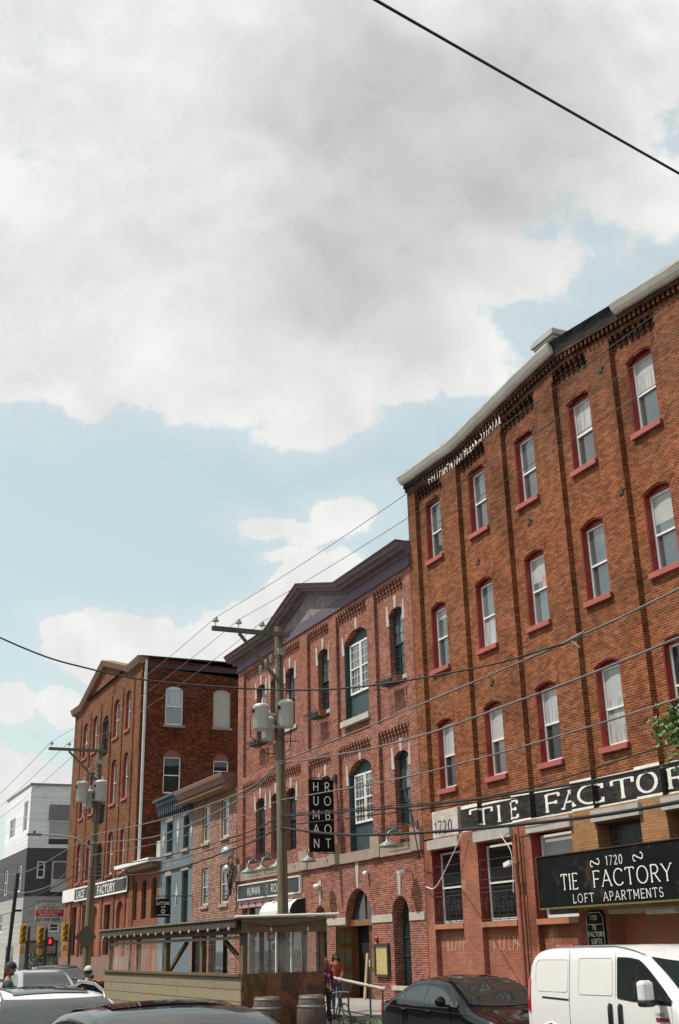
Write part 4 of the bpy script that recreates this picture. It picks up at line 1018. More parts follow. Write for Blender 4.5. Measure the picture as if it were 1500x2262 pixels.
# ------------------------------------------------------------------ row houses
def rowhouses():
    T = thing('brick_rowhouse', 'narrow brick rowhouse with thick pale joints and a brown metal cornice', 'building', (17.8, 53, 0))
    P = XF(17.8); hs = [(53.55, 54.62, 6.75, 8.5, 0), (50.75, 51.8, 6.75, 8.5, 0), (53.6, 54.65, 3.88, 5.58, 0), (50.8, 51.9, 3.86, 5.6, 0), (54.6, 55.6, .2, 2.6, 0), (50.6, 53.4, .8, 2.7, 0)]
    m = MB(); wall(m, P, 49.72, 56.1, 0, 8.85, hs, .22); m.box(18.03, 28, 49.72, 56.1, 0, 9.2); m.build('wall', ROWB, T)
    for h in hs[:4]: sash(T, P, h[0], h[1], h[2], h[3], 0, .14, frame=plain('cream_frame', (.52, .48, .38), .5), up=GLS, lo=GLS, fw=.09)
    m = MB()
    for h in hs[:4]: m.mark(); m.box(17.72, 17.9, h[0]-.06, h[1]+.06, h[2]-.13, h[2]-.004)
    m.build_each('sill', plain('pink_stone', (.42, .27, .22), .8), T)
    m = MB(); m.box(17.98, 18.02, 54.62, 55.58, .2, 2.6); m.build('door', TEAL, T)
    m = MB(); m.box(17.98, 18.02, 50.65, 53.35, .8, 2.7); m.build('shop_window', GLS, T)
    CS = [(17.8, 8.85), (17.5, 8.9), (17.42, 9.05), (17.30, 9.08), (17.22, 9.28), (17.12, 9.32), (17.08, 9.48), (17.08, 9.52), (18.2, 9.55)]
    m = MB(); r = [[(x, y, z) for x, z in CS] for y in (49.9, 57.3)]; m.grid(r, smooth=False); m.face(r[0]); m.face(r[1]); m.build('cornice', plain('brown_metal', (.20, .105, .085), .5, var=.2), T)
    m = MB(); m.box(17.15, 17.8, 49.9, 57.3, 8.84, 8.87); m.build('soffit', plain('yellow_soffit', (.28, .19, .085), .7), T)
    # blue house
    T = thing('blue_rowhouse', 'narrow grey blue rowhouse with a scalloped blue cornice and white lozenge ornaments', 'building', (17.8, 59, 0))
    BL = plain('grey_blue_stucco', (.13, .165, .185), .85, var=.25, scale=2, dirt=((.10, .13, .15), 1.2, .6)); BD = plain('deep_blue_paint', (.045, .07, .10), .6, var=.35, scale=5)
    hs = [(59.6, 60.7, 6.75, 8.25, .1), (56.8, 57.75, 6.75, 8.28, .1), (59.65, 60.65, 2.95, 5.5, .1), (56.75, 57.8, 2.95, 5.6, .1), (59.9, 60.9, .2, 2.4, 0)]
    m = MB(); wall(m, P, 56.1, 61.9, 0, 8.6, hs, .25); m.box(18.06, 28, 56.1, 61.9, 0, 9.3); m.build('wall', BL, T)
    for h in hs[:4]: sash(T, P, h[0], h[1], h[2], h[3], .1, .2, frame=TEAL, up=GLD, lo=GLD, fw=.07)
    m = MB(); m.box(18.0, 18.03, 59.9, 60.9, .2, 2.4); m.build('door', TEAL, T)
    m = MB()
    for h in hs[:4]: m.mark(); m.box(17.70, 17.9, h[0]-.12, h[1]+.12, h[2]-.14, h[2]-.004); m.mark(); m.prism([(h[0]-.1, h[3]+.1), (h[1]+.1, h[3]+.1), (h[1]-.05, h[3]+.36), (h[0]+.05, h[3]+.36)], -.05, .01, P)
    m.build_each('stone_dressing', plain('tan_stone', (.36, .28, .19), .8), T)
    m = MB(); m.box(17.5, 18.1, 56.1, 62.0, 9.28, 9.55); m.box(17.3, 18.1, 56.1, 62.05, 9.5, 9.62)
    y = 56.2
    while y < 61.8: m.box(17.55, 17.8, y, y+.16, 8.75, 9.28); m.box(17.66, 17.8, y+.02, y+.14, 8.55, 8.75); y += .36
    m.build('cornice', BD, T)
    m = MB(); m.box(17.79, 17.8, 56.1, 61.9, 8.6, 9.3); m.build('frieze', BL, T)
    m = MB()
    for (c, z, s) in ((58.65, 7.7, 1), (61.25, 7.5, .8), (56.35, 7.6, .7), (58.6, 4.55, .9)):
        m.mark(); m.prism([(c, z-.65*s), (c+.22*s, z), (c, z+.65*s), (c-.22*s, z)], -.03, .002, P)
    m.build_each('lozenge', plain('pale_plaster', (.52, .47, .42), .8, var=.3), T)
    m = MB(); m.box(17.72, 17.82, 56.1, 61.9, 5.85, 5.98); m.build('string_course', BL, T)
    lt = MB(); text(lt, 'SUTTONS', .42, TX(17.796, 60.6, 6.12), wt=.13, serif=.08, track=.2); lt.build('faded_name', plain('faded_white', (.33, .36, .37), .8, var=.4, scale=8), T)
    # addition
    T = thing('brick_annex', 'low single storey orange brick annex with a white edged flat roof beside the lace factory', 'building', (17.8, 64, 0))
    hs = [(66.3, 67.15-.2, 3.6, 5.5, .2), (64.35, 65.35, 3.6, 5.5, .2), (62.35, 63.35, 3.6, 5.5, .2)]
    m = MB(); wall(m, P, 61.92, 67.0, 0, 6.45, hs, .3); m.box(18.11, 27, 61.92, 66.98, 0, 6.45); m.build('wall', ADDB, T)
    for h in hs: sash(T, P, h[0], h[1], h[2], h[3], .2, .22, frame=BLACKT, up=GLD, lo=GLD, fw=.05)
    m = MB(); m.box(17.1, 27, 61.6, 68.9, 6.46, 6.52); m.box(17.06, 17.1, 61.58, 68.92, 6.44, 6.64); m.box(17.1, 20, 61.58, 61.6, 6.44, 6.64); m.build('flat_roof', WHITE, T)
    m = MB(); m.box(17.35, 17.8, 61.9, 67.0, 6.2, 6.45); m.build('timber_soffit', plain('oak', (.25, .13, .05), .7), T)
    T = thing('air_conditioner', 'grey air conditioning unit standing on the flat annex roof', 'air conditioner', (18.9, 63.6, 6.55)); m = MB(); m.box(18.3, 19.4, 62.7, 64.4, 6.6, 7.7); m.build('casing', plain('grey_casing', (.40, .40, .38), .6, var=.2), T, bevel=.03)
    m = MB(); m.lathe([(.0, -.02), (.38, -.02), (.40, 0)], (18.85, 62.7, 7.15), 20, axis='y'); m.build('fan_grille', IRON, T)
rowhouses()

# ------------------------------------------------------------------ lace factory
def lace():
    T = thing('lace_factory', 'tall dark red brick building with a low gable and pale downspout, left of the row', 'building', (17.8, 76, 0))
    P = XF(17.8); pr = [(67.0, 18.9), (69.6, 18.85), (76.6, 20.8), (83.2, 18.95), (86.0, 19.05)]
    cols = [(82.9, 81.35), (79.9, 78.35), (73.95, 72.35), (70.85, 69.45)]
    hs = []
    for (b, a) in cols:
        for z0, z1 in ((14.95, 17.45), (10.75, 13.55), (6.45, 9.05)): hs.append((a+.1, b-.1, z0, z1-.25, .28))
    for z0, z1 in ((14.2, 16.9), (9.8, 12.6), (6.3, 8.6)): hs.append((75.2, 76.9, z0, z1-.4, .4))
    m = MB(); wall(m, P, 67.0, 86.0, 6.05, 18.3, hs, .4)
    for (a, za), (b, zb) in zip(pr, pr[1:]): m.face([P(a, 18.3, 0), P(b, 18.3, 0), P(b, zb, 0), P(a, za, 0)])
    for c in (67.0, 68.6, 71.35, 74.35, 77.3, 80.4, 83.4): m.box(17.73, 17.802, c, c+.55 if c > 67 else c+.9, 0, 17.9)
    m.build('front_wall', LACEF, T)
    for h in hs:
        big = h[1]-h[0] > 1.6
        sash(T, P, h[0], h[1], h[2], h[3], h[4], .26, frame=TEAL if big else WHITE, up=GLS, lo=GLD if big else GLS, lining=None if big else REDP, sill=None if big else SILLP, fw=.08)
    m = MB(); rows = [[(17.8, y, z-.45), (17.55, y, z-.35), (17.45, y, z-.1), (17.4, y, z+.04), (18.2, y, z+.08)] for y, z in [(67.0-.15, 18.9)]+pr[1:-1]+[(86.15, 19.05)]]
    m.grid(rows, smooth=False); m.face(rows[0]); m.face(rows[-1]); m.build('cornice', plain('brown_cornice', (.22, .12, .075), .8, var=.3), T)
    # side wall toward the camera
    S = YF(67.0); hs2 = [(19.3, 20.45, 14.8, 17.0, .22), (22.37, 23.53, 14.8, 17.0, .22), (19.3, 20.4, 10.7, 12.9, .42), (22.45, 23.45, 11.5, 12.8, .4)]
    m = MB(); wall(m, S, 17.8, 33, 0, 18.3, hs2, .35); m.face([(17.8, 67.0, 18.3), (33, 67.0, 17.55), (33, 67.0, 18.2), (17.8, 67.0, 18.9)]) 
    m.box(18.2, 33, 67.36, 85.9, 0, 18.1); m.build('side_wall', LACES, T)
    for k, h in enumerate(hs2):
        if k == 1: b = MB(); b.prism([(h[0], h[2])]+arch(h[0], h[1], h[3], h[4]-.02)+[(h[1], h[2])], .10, .14, S); b.build('boarded_window', BOARD, T)
        else: sash(T, S, h[0], h[1], h[2], h[3], h[4] if k else .2, .2, up=CURT if k == 0 else GLD, lo=GLS if k == 0 else GLD, fw=.07, infill=plain('old_brick_infill', (.22, .075, .055), .9) if k > 1 else None)
    m = MB(); m.mark(); m.box(19.2, 20.55, 66.93, 67.1, 14.66, 14.8); m.mark(); m.box(22.3, 23.6, 66.93, 67.1, 14.66, 14.8); m.build_each('side_sill', plain('grey_sill', (.25, .2, .17), .8), T)
    m = MB(); m.box(17.7, 33, 66.8, 67.05, 18.88, 18.95); m.face([(17.6, 66.85, 18.97), (33, 66.85, 18.97), (33, 84, 19.0), (17.6, 84, 19.0)]); m.build('roof_edge', BLACKT, T)
    m = MB(); m.box(17.9, 33, 66.96, 66.999, 18.25, 18.55); m.build('side_frieze', plain('tarred_strip', (.04, .03, .028), .8), T)
    m = MB(); m.tube([(17.98, 66.88, 18.7), (17.98, 66.88, 6.6)], .09, 10); m.build('downspout', plain('pale_pipe', (.50, .51, .50), .5, var=.15), T)
    # name band and ground storey
    m = MB(); m.box(17.62, 17.9, 81.95, 85.9, 5.28, 6.1); m.build('painted_number_panel', WHITE, T)
    m = MB(); m.box(17.62, 17.9, 67.9, 81.93, 5.28, 6.02); s = m.build('painted_name_band', plain('charcoal_paint', (.05, .052, .05), .7, var=.3), T)
    m = MB(); m.box(17.60, 17.622, 67.9, 81.93, 5.98, 6.08); m.box(17.60, 17.622, 67.9, 81.93, 5.2, 5.3); m.box(17.60, 17.622, 67.85, 67.95, 5.3, 5.98); m.build('white_lines', WHITE, s)
    lt = MB(); text(lt, 'LACE', .46, TX(17.615, 81.2, 5.40), wt=.24, thin=.13, serif=.16, track=.5, sx=1.25); text(lt, 'FACTORY', .46, TX(17.615, 75.2, 5.40), wt=.26, thin=.14, serif=.18, track=.45, sx=1.35); lt.build('painted_letters', LETW, s)
    hg = [(81.75, 83.35, 1.8, 4.9, 0), (78.5, 80.1, 1.8, 4.9, 0), (75.6, 77.2, .2, 4.2, .5), (72.35, 73.95, 1.8, 4.7, 0), (69.3, 70.9, 2.2, 4.3, .5)]
    m = MB(); wall(m, P, 67.0, 86.0, 0, 5.28, hg, .4); m.build('ground_wall', SALMON, T)
    for h in hg:
        if h[0] < 70: b = MB(); b.box(18.0, 18.05, h[0], h[1], h[2], h[3]+h[4]); b.build('blocked_window', ADDB, T)
        elif h[2] < 1: b = MB(); b.box(18.0, 18.05, h[0], h[1], h[2], h[3]+h[4]); b.build('door', plain('rust_door', (.30, .085, .04), .6), T)
        else: sash(T, P, h[0], h[1], h[2], h[3], h[4], .3, frame=BLACKT, up=GLD, lo=GLD, fw=.08)
    m = MB(); m.box(17.64, 17.68, 67.0, 86.0, .0, 1.7); m.build('base_course', plain('mottled_base', (.22, .13, .10), .9, var=.5), T)
lace()

# ------------------------------------------------------------------ modern white building beyond
def modern():
    T = thing('apartment_building', 'modern white and charcoal clad apartment building beyond the corner, far left', 'building', (17.8, 103, 0))
    Y = 102.6; k = 1.08
    X = lambda x: 17.8+(x-16.48)*k
    Z = lambda z: 1.95+(z-1.95)*k
    S = YF(Y); P = XF(17.8)
    WH = siding('white_siding', (.78, .78, .79), .16, dark=.72); DK = siding('charcoal_siding', (.060, .055, .062), .2, dark=.6); GY = siding('pale_grey_boards', (.40, .38, .36), .22, dark=.7)
    hw = [(X(18.0), X(19.9), Z(9.95), Z(12.0), 0)]
    m = MB(); wall(m, S, X(16.48), X(24), Z(9.82), Z(14.7), hw, .2); wall(m, P, Y, Y+12.5, Z(9.82), Z(14.7), [(Y+1.0, Y+3.0, Z(11.2), Z(13.6), 0), (Y+7, Y+10, Z(11.2), Z(12.8), 0)], .2)
    m.box(18.1, 30, Y+.25, Y+12.4, 0, Z(14.6)); m.build('upper_wall', WH, T)
    hd = [(X(17.35), X(18.0), Z(7.49), Z(8.84), 0), (X(18.5), X(19.9), Z(7.4), Z(8.8), 0)]
    m = MB(); wall(m, S, X(16.48), X(24), Z(6.15), Z(9.82), hd, .2); wall(m, P, Y, Y+26, Z(6.15), Z(9.82), [(Y+2, Y+4, Z(6.6), Z(8.7), 0), (Y+9, Y+11, Z(6.6), Z(8.7), 0)], .2); m.build('middle_wall', DK, T)
    hl = [(X(18.56), X(19.4), Z(3.48), Z(4.21), 0), (X(16.9), X(19.35), .8, Z(2.82), 0)]
    m = MB(); wall(m, S, X(16.48), X(24), 0, Z(6.15), hl, .2); wall(m, P, Y, Y+26, 0, Z(6.15), [(Y+4, Y+6, 3.8, 5.4, 0), (Y+10, Y+12, 3.8, 5.4, 0), (Y+3, Y+7, .6, 2.6, 0)], .2); m.build('lower_wall', GY, T)
    m = MB(); m.box(X(16.4), X(24), Y-.08, Y, Z(14.7), Z(14.85)); m.box(17.72, 17.8, Y-.08, Y+12.5, Z(14.7), Z(14.85)); m.build('roof_edge', plain('grey_coping', (.22, .22, .20), .6), T)
    m = MB(); fbox(m, S, X(18.0), X(19.9), Z(12.02), Z(13.2), -.05, -.002); m.build('grey_panel', plain('mauve_grey_panel', (.20, .19, .205), .6), T)
    for h in hw+hd[:1]+hl[:1]: sash(T, S, h[0], h[1], h[2], h[3], 0, .15, up=BLIND if h[3] > 10 else GLS, lo=GLS, fw=.12, split=.5 if h[3] < 10 else .3)
    m = MB(); fbox(m, S, hd[1][0], hd[1][1], hd[1][2], hd[1][3], -.3, -.02); fbox(m, S, hd[1][0], hd[1][1], hd[1][2]-1.0, hd[1][2], -.32, -.02); m.build('balcony', plain('balcony_white', (.45, .44, .43), .6), T)
    m = MB(); fbox(m, S, hd[1][0]+.1, hd[1][1], hd[1][2]+.05, hd[1][3]-.1, -.31, -.302); m.build('balcony_door', plain('plum_panel', (.10, .075, .085), .6), T)
    for (a, b, c, d) in ((Y+1.0, Y+3.0, Z(11.2), Z(13.6)), (Y+7, Y+10, Z(11.2), Z(12.8)), (Y+2, Y+4, Z(6.6), Z(8.7)), (Y+9, Y+11, Z(6.6), Z(8.7)), (Y+4, Y+6, 3.8, 5.4), (Y+10, Y+12, 3.8, 5.4)): sash(T, P, a, b, c, d, 0, .15, up=GLS, lo=GLS, fw=.12)
    # shop front with painted mural face shapes: abstract stand-in
    a, b, c, d, _ = hl[1]
    m = MB(); fbox(m, S, a, b, c, d, .15, .18); o = m.build('shop_window', plain('mural_glass', (.30, .24, .19), .5, var=.8, scale=.8), T)
    m = MB()
    for u in (a, (a+b)/2-.04, b-.08): fbox(m, S, u, u+.08, c, d, .06, .148)
    fbox(m, S, a, b, (c+d)/2, (c+d)/2+.08, .061, .147); fbox(m, S, a-.05, b+.05, d, d+.1, -.03, .12); m.build('mullions', BLACKT, o)
    m = MB(); fbox(m, P, Y+3, Y+7, .6, 2.6, .1, .13); m.build('shop_window', GLD, T)
    # flower shrubs at the shop front
    for (x, lb) in ((17.4+1.4, 'purple flowered bush at the left of the grey shop front'), (17.4+3.4, 'purple flowered bush at the right of the grey shop front')):
        B = thing('flower_bush', lb, 'bush', (x, Y-.8, 0), 'bushes at the shop front'); m = MB(); rr = random.Random(int(x*10))
        for _ in range(420):
            p = Vector((rr.gauss(0, .33), rr.gauss(0, .25), abs(rr.gauss(.75, .45)))); q = Vector((rr.uniform(-1, 1), rr.uniform(-1, 1), rr.uniform(-.2, 1))).normalized()*.13; r = q.orthogonal().normalized()*.05
            m.face([Vector((x, Y-.8, 0))+p+q, Vector((x, Y-.8, 0))+p+r, Vector((x, Y-.8, 0))+p-q, Vector((x, Y-.8, 0))+p-r])
        m.build('foliage', plain('leaf_green', (.05, .10, .025), .6), B); m = MB()
        for _ in range(40):
            p = Vector((x+rr.gauss(0, .25), Y-1.2, abs(rr.gauss(.8, .3)))); m.ball(p, .07, 6)
        m.build('flowers', plain('purple_petals', (.16, .05, .30), .6), B)
    # lofts for rent board
    T = thing('rental_sign', 'white and red board reading LOFTS FOR RENT 267-419-9695 hung by the lace factory', 'sign', (17, 88, 5.5))
    m = MB(); m.box(16.19, 18.3, 88, 88.08, 4.05, 5.36); s = m.build('board', plain('white_board', (.55, .51, .48), .6), T)
    m = MB(); m.box(16.19, 18.3, 87.985, 87.999, 4.47, 4.90); m.build('red_stripe', plain('red_stripe', (.50, .02, .03), .5), s)
    lt = MB(); text(lt, 'LOFTS', .19, TY(87.998, 16.72, 5.12), wt=.15, track=.3); text(lt, 'FOR RENT', .19, TY(87.998, 16.45, 4.93), wt=.15, track=.26, sx=1.0); text(lt, '267-419-9695', .23, TY(87.998, 16.23, 4.12), wt=.22, track=.16, sx=.95); lt.build('lettering', IRON, s)
    lt = MB(); text(lt, 'ONE TWO AND THREE', .11, TY(87.98, 16.35, 4.72), wt=.17, track=.24, sx=1.05); text(lt, 'BEDROOM UNITS', .11, TY(87.98, 16.5, 4.54), wt=.17, track=.24, sx=1.05); lt.build('small_lettering', LETW, s)
    m = MB(); m.tube([(16.2, 88.04, 5.5), (18.0, 88.04, 5.5)], .03, 6); m.tube([(16.4, 88.04, 5.5), (16.4, 88.04, 5.3)], .02, 5); m.tube([(17.9, 87.9, 5.5), (17.9, 85.9, 5.5)], .03, 6); m.tube([(18.0, 88.04, 5.5), (18.0, 88.04, 5.3)], .02, 5); m.build('hanger', IRON, T)
    T = thing('hanging_sign', 'small black hanging sign lettered SUTTONS in front of the blue house', 'sign', (16.6, 56, 3.4))
    m = MB(); m.prism([(15.97, 3.45), (16.72, 3.45), (16.72, 4.2), (16.52, 4.3), (16.17, 4.3), (15.97, 4.2)], 0, .06, YF(56)); s = m.build('board', SIGNB, T)
    lt = MB(); text(lt, 'SUTTONS', .13, TY(55.998, 16.0, 4.02), wt=.15, track=.14, sx=.9); text(lt, 'BAR', .08, TY(55.998, 16.25, 3.88), wt=.15)
    for q in range(16):
        a0, a1 = q*math.pi/8, (q+1)*math.pi/8; lt.face([(16.345+r_*math.cos(a), 55.99, 3.72+r_*math.sin(a)) for r_, a in ((.1, a0), (.1, a1), (.06, a1), (.06, a0))])
    lt.box(16.05, 16.65, 55.985, 55.992, 3.54, 3.57); lt.build('lettering', LETW, s)
    m = MB(); m.tube([(16.0, 56.03, 4.42), (17.8, 56.03, 4.42)], .025, 6); m.tube([(17.0, 56.03, 4.42), (17.0, 56.03, 4.05)], .02, 5); m.tube([(16.1, 56.03, 4.42), (16.1, 56.03, 4.25)], .01, 4); m.tube([(16.6, 56.03, 4.42), (16.6, 56.03, 4.25)], .01, 4); m.build('bracket', IRON, T)
modern()

# ================================================================== STREET
POLEW = plain('pole_wood', (.13, .11, .07), .9, var=.45, scale=6, bump=.6, dirt=((.08, .07, .045), 5, .58))
def wood_pole_mat():
    m, g, b = newmat('pole_grain'); co = coords(g)
    n = g.noise(g.vm('MULTIPLY', co, (14, 14, .7)), 1.5, 8, .7); k = g.ramp(n, .3, .7, .5, 1.25, False)
    g.l(g.vm('MULTIPLY', g.comb(k, k, k), (.19, .155, .105)), b.inputs['Base Color']); b.inputs['Roughness'].default_value = .9
    bp = g.n('ShaderNodeBump'); bp.inputs['Strength'].default_value = .8; bp.inputs['Distance'].default_value = .02; g.l(n, bp.inputs['Height']); g.l(bp.outputs[0], b.inputs['Normal'])
    return m
GRAIN = wood_pole_mat()
TRANS = plain('transformer_grey', (.50, .50, .47), .45, var=.15, scale=2, dirt=((.30, .22, .13), 3, .66))
def transformer(T, x, y, z0, r, h):
    m = MB(); m.lathe([(0, z0), (r*.9, z0), (r, z0+.05), (r, z0+h-.08), (r*1.07, z0+h-.06), (r*1.07, z0+h), (r*.8, z0+h+.06), (0, z0+h+.08)], (x, y, 0), 22)
    o = m.build('transformer', TRANS, T)
    b = MB(); b.lathe([(.05, z0+h+.05), (.06, z0+h+.1), (.035, z0+h+.13), (.05, z0+h+.17), (.03, z0+h+.22), (.01, z0+h+.28)], (x+.05, y, 0), 10); b.build('bushing', plain('grey_porcelain', (.42, .42, .42), .3), o)
    b = MB(); b.box(x-r-.06, x-r+.01, y-.05, y+.05, z0+h*.72, z0+h*.85); b.tube([(x-r-.05, y, z0+h*.75), (x-r-.12, y-.02, z0+h*.4), (x-r-.1, y, z0-.2), (x, y+.1, z0-.38), (x+.4, y+.1, z0-.35)], .014, 5); b.build('lead_wire', WIREB, o)
def insulator(T, x, y, z):
    m = MB(); m.lathe([(.012, z), (.012, z+.12), (.09, z+.14), (.10, z+.17), (.05, z+.20), (.07, z+.22), (.04, z+.27), (.02, z+.30), (0, z+.31)], (x, y, 0), 10); m.build('insulator', plain('insulator_grey', (.45, .43, .42), .35), T)
def pole(label, x, y, h, r, lean, arm_z, arm_len, tf, full=True):
    T = thing('utility_pole', label, 'utility pole', (x, y, 0), 'wooden utility poles on the kerb')
    m = MB(); m.tube([(x+lean*h*k/10, y, h*k/10+.0) for k in range(11)], [r*(1-.028*k) for k in range(11)], 18); m.build('post', GRAIN, T)
    xa = x+lean*h
    m = MB(); m.obox((xa-arm_len/2+.12, y-.2, arm_z), (arm_len/2+.12, 0, 0), (0, .05, 0), (0, 0, .065)); m.build('crossarm', POLEW, T)
    m = MB(); a, b = Vector((xa-arm_len*.62, y-.22, arm_z-.08)), Vector((xa-.05, y-.2, arm_z-1.45)); d = (b-a)/2
    m.obox((a+b)/2, d, (0, .025, 0), d.normalized().cross(Vector((0, 1, 0)))*.045); m.build('brace', POLEW, T)
    for f in (.95, .62, .28): insulator(T, xa-arm_len*f, y-.2, arm_z+.065)
    for (dx, dy, z0, rr, hh) in tf: transformer(T, xa+dx, y+dy, z0, rr, hh)
    m = MB()       # cut-outs, brackets, pole hardware
    for k in range(4):
        z = arm_z-.62-.17*k; xx = xa-.18-.16*k
        m.tube([(xa-.05, y-.2, z-.1), (xx, y-.22, z)], .02, 5); m.lathe([(.03, z-.12), (.055, z-.1), (.035, z-.03), (.06, z), (.035, z+.06), (.055, z+.1), (.02, z+.15)], (xx, y-.24, 0), 9)
    m.box(xa-.1, xa+.1, y-r-.06, y-r+.03, arm_z-.62, arm_z-.42); m.build('cutout_rack', plain('weathered_metal', (.36, .34, .31), .5, var=.5), T)
    m = MB()
    for zz in (tf[0][2]+.45, tf[0][2]+.1): m.box(xa-.45, xa+.1, y-.26, y-.20, zz, zz+.07)
    m.build('mounting_frame', plain('pale_bracket', (.45, .45, .43), .5), T)
    m = MB(); rr2 = random.Random(int(y))
    m.tube([(xa-.02, y-r-.02, arm_z-.5), (x+lean*6-.03, y-r-.03, 6), (x-.05, y-r-.03, .3)], .012, 5)
    m.tube([(xa+.2, y-.1, tf[1][2]+.6), (xa+.34, y-.1, tf[1][2]+.1), (xa+.3, y-.1, tf[1][2]-.55), (xa+.22, y, tf[1][2]-.6)], .014, 5); m.build('ground_wire', WIREB, T)
    return T
P1 = pole('nearest tall wooden utility pole with pale transformers, standing behind the parklet', 12.32, 30.5, 10.9, .165, -.012, 10.62, 2.15, [(-.66, -.30, 7.74, .225, .68), (.04, -.48, 7.82, .21, .72), (-.27, .15, 7.55, .19, .6)])
P2 = pole('farther utility pole with three pale transformers and a street lamp arm', 12.3, 54.0, 11.2, .20, .012, 10.85, 2.45, [(-.80, -.3, 8.45, .26, .88), (.02, -.5, 8.5, .27, .88), (-.38, .1, 8.25, .22, .75)])
def pole2_extras():
    m = MB(); m.tube([(12.25, 53.8, 6.3), (12.0, 53.8, 6.55), (11.5, 53.8, 6.86), (10.6, 53.8, 6.98), (9.9, 53.8, 7.0)], [.045, .045, .04, .035, .035], 8); a = m.build('lamp_arm', METAL, P2)
    m = MB(); m.obox((9.6, 53.8, 6.98), (.32, 0, 0), (0, .11, 0), (0, 0, .045)); m.build('lamp_head', plain('lamp_head_grey', (.16, .14, .12), .5), a, bevel=.02)
    m = MB(); m.box(9.55, 9.65, 53.75, 53.85, 7.02, 7.14); m.build('photocell', IRON, a)
    T = thing('road_sign', 'grey back of a diamond road sign on the farther utility pole', 'sign', (12.3, 53.7, 2.5)); m = MB(); c = (12.15, 2.6); m.prism([(c[0]-.5, c[1]), (c[0], c[1]-.5), (c[0]+.5, c[1]), (c[0], c[1]+.5)], 0, .01, YF(53.7)); m.build('plate', plain('sign_back', (.10, .085, .07), .7), T); m = MB(); m.box(12.1, 12.2, 53.71, 53.79, 2.2, 3.0); m.build('bracket', METAL, T)
pole2_extras()
# black pole far left
T = thing('dark_pole', 'thin leaning black pole beside the traffic lights, far left', 'pole', (9.85, 60, 0)); m = MB(); m.tube([(9.78, 60, 0), (9.85, 60, 1.5), (10.05, 60, 5.7)], .09, 10); m.build('post', BLACKT, T); m = MB(); m.box(9.95, 10.35, 59.9, 60.1, 3.9, 4.0); m.build('bracket', BLACKT, T)

# ------------------------------------------------------------------ wires
def cat(pts, n=9):
    P = [Vector(p) for p in pts]; P = [P[0]*2-P[1]]+P+[P[-1]*2-P[-2]]; out = []
    for i in range(1, len(P)-2):
        for k in range(n):
            t = k/n; a, b, c, d = P[i-1:i+3]
            out.append(.5*((2*b)+(c-a)*t+(2*a-5*b+4*c-d)*t*t+(3*b-3*c+d-a)*t**3))
    out.append(P[-2]); return out
def sagline(a, b, sag, n=26):
    a, b = Vector(a), Vector(b)
    return [a.lerp(b, k/n)-Vector((0, 0, 4*sag*(k/n)*(1-k/n))) for k in range(n+1)]
def wire(label, pts, r, mat, group='cables strung along the street', name='cable'):
    m = MB(); m.tube(pts, r, 6); o = m.build(name, mat); tag(o, label, 'cable', group); return o
POLE_W = [('outermost thin power line on the crossarm ends', .95), ('middle thin power line on the crossarms', .62), ('innermost thin power line on the crossarms, next to the poles', .28)]
for lb, f in POLE_W:
    xa1, xa2 = 12.19-2.15*f, 12.43-2.45*f
    wire(lb, sagline((xa1, 30.3, 10.95), (xa1+.05, -6, 10.9), .62), .0065, plain('weathered_copper', (.05, .065, .05), .6), 'thin power lines overhead', 'power_line')
    wire(lb+', far span', sagline((xa1, 30.3, 10.95), (xa2, 53.8, 11.2), .25), .008, WIREG, 'thin power lines overhead', 'power_line')
    wire(lb+', span beyond the farther pole', sagline((xa2, 53.8, 11.2), (xa2, 95, 10.2), .3), .011, WIREG, 'thin power lines overhead', 'power_line')
X = 12.2
def YZ(l, x=X): return cat([(x, y, z) for y, z in l])
wire('thick grey cable crossing the factory second floor, carrying the black splice', YZ([(30.5, 6.9), (23.3, 6.93), (16.45, 7.02), (13.5, 7.13), (7, 7.5)]), .020, WIREG)
wire('thick grey cable just below the spliced one on the factory front', YZ([(30.5, 6.85), (23.35, 6.3), (18, 6.27), (13.65, 6.37), (7, 6.7)]), .022, WIREG)
wire('grey cable crossing the lowest sash windows of the factory', YZ([(30.5, 5.85), (23.43, 5.49), (18.5, 5.40), (13.83, 5.44), (7, 5.6)]), .017, WIREG)
wire('thin dark cable just above the TIE FACTORY band', YZ([(30.5, 5.45), (24, 4.95), (18.83, 4.62), (13.96, 4.79), (7, 5.1)]), .014, WIREB)
wire('dark cable across the TIE FACTORY letters', YZ([(30.5, 5.40), (22.62, 4.80), (18, 4.55), (14.02, 4.49), (7, 4.6)]), .024, WIREB)
wire('dark twin cable running close beside the one across the letters', YZ([(30.5, 5.15), (22.6, 4.72), (18, 4.50), (14.02, 4.46), (7, 4.55)], 12.26), .014, WIREB)
wire('lowest and thickest black cable, under the TIE FACTORY letters', YZ([(30.5, 5.10), (26.5, 4.55), (22.68, 4.23), (18, 3.98), (14.13, 3.90), (7, 4.05)]), .034, WIREB)
far = [([(54, 7.0), (42.5, 6.53), (33.7, 6.46), (30.5, 6.9)], .022, 'uppermost grey cable between the two utility poles'), ([(54, 6.65), (42.5, 5.97), (33.7, 6.27), (30.5, 6.85)], .022, 'second grey cable between the two utility poles'),
       ([(53.9, 6.1), (42.4, 5.7), (33.65, 5.73), (30.5, 5.85)], .014, 'thin third cable between the two utility poles'), ([(53.9, 5.55), (42.4, 5.17), (33.6, 5.2), (30.5, 5.4)], .02, 'fourth, darker cable between the two utility poles'),
       ([(53.9, 5.2), (42.3, 4.65), (33.6, 4.86), (30.5, 5.1)], .026, 'lowest, thick dark cable between the two utility poles'), ([(53.9, 5.35), (42.4, 4.95), (33.6, 5.05), (30.5, 5.2)], .012, 'thinnest dark cable between the two utility poles')]
for l, r, lb in far: wire(lb, YZ(l), r, WIREG if r in (.022, .014) else WIREB)
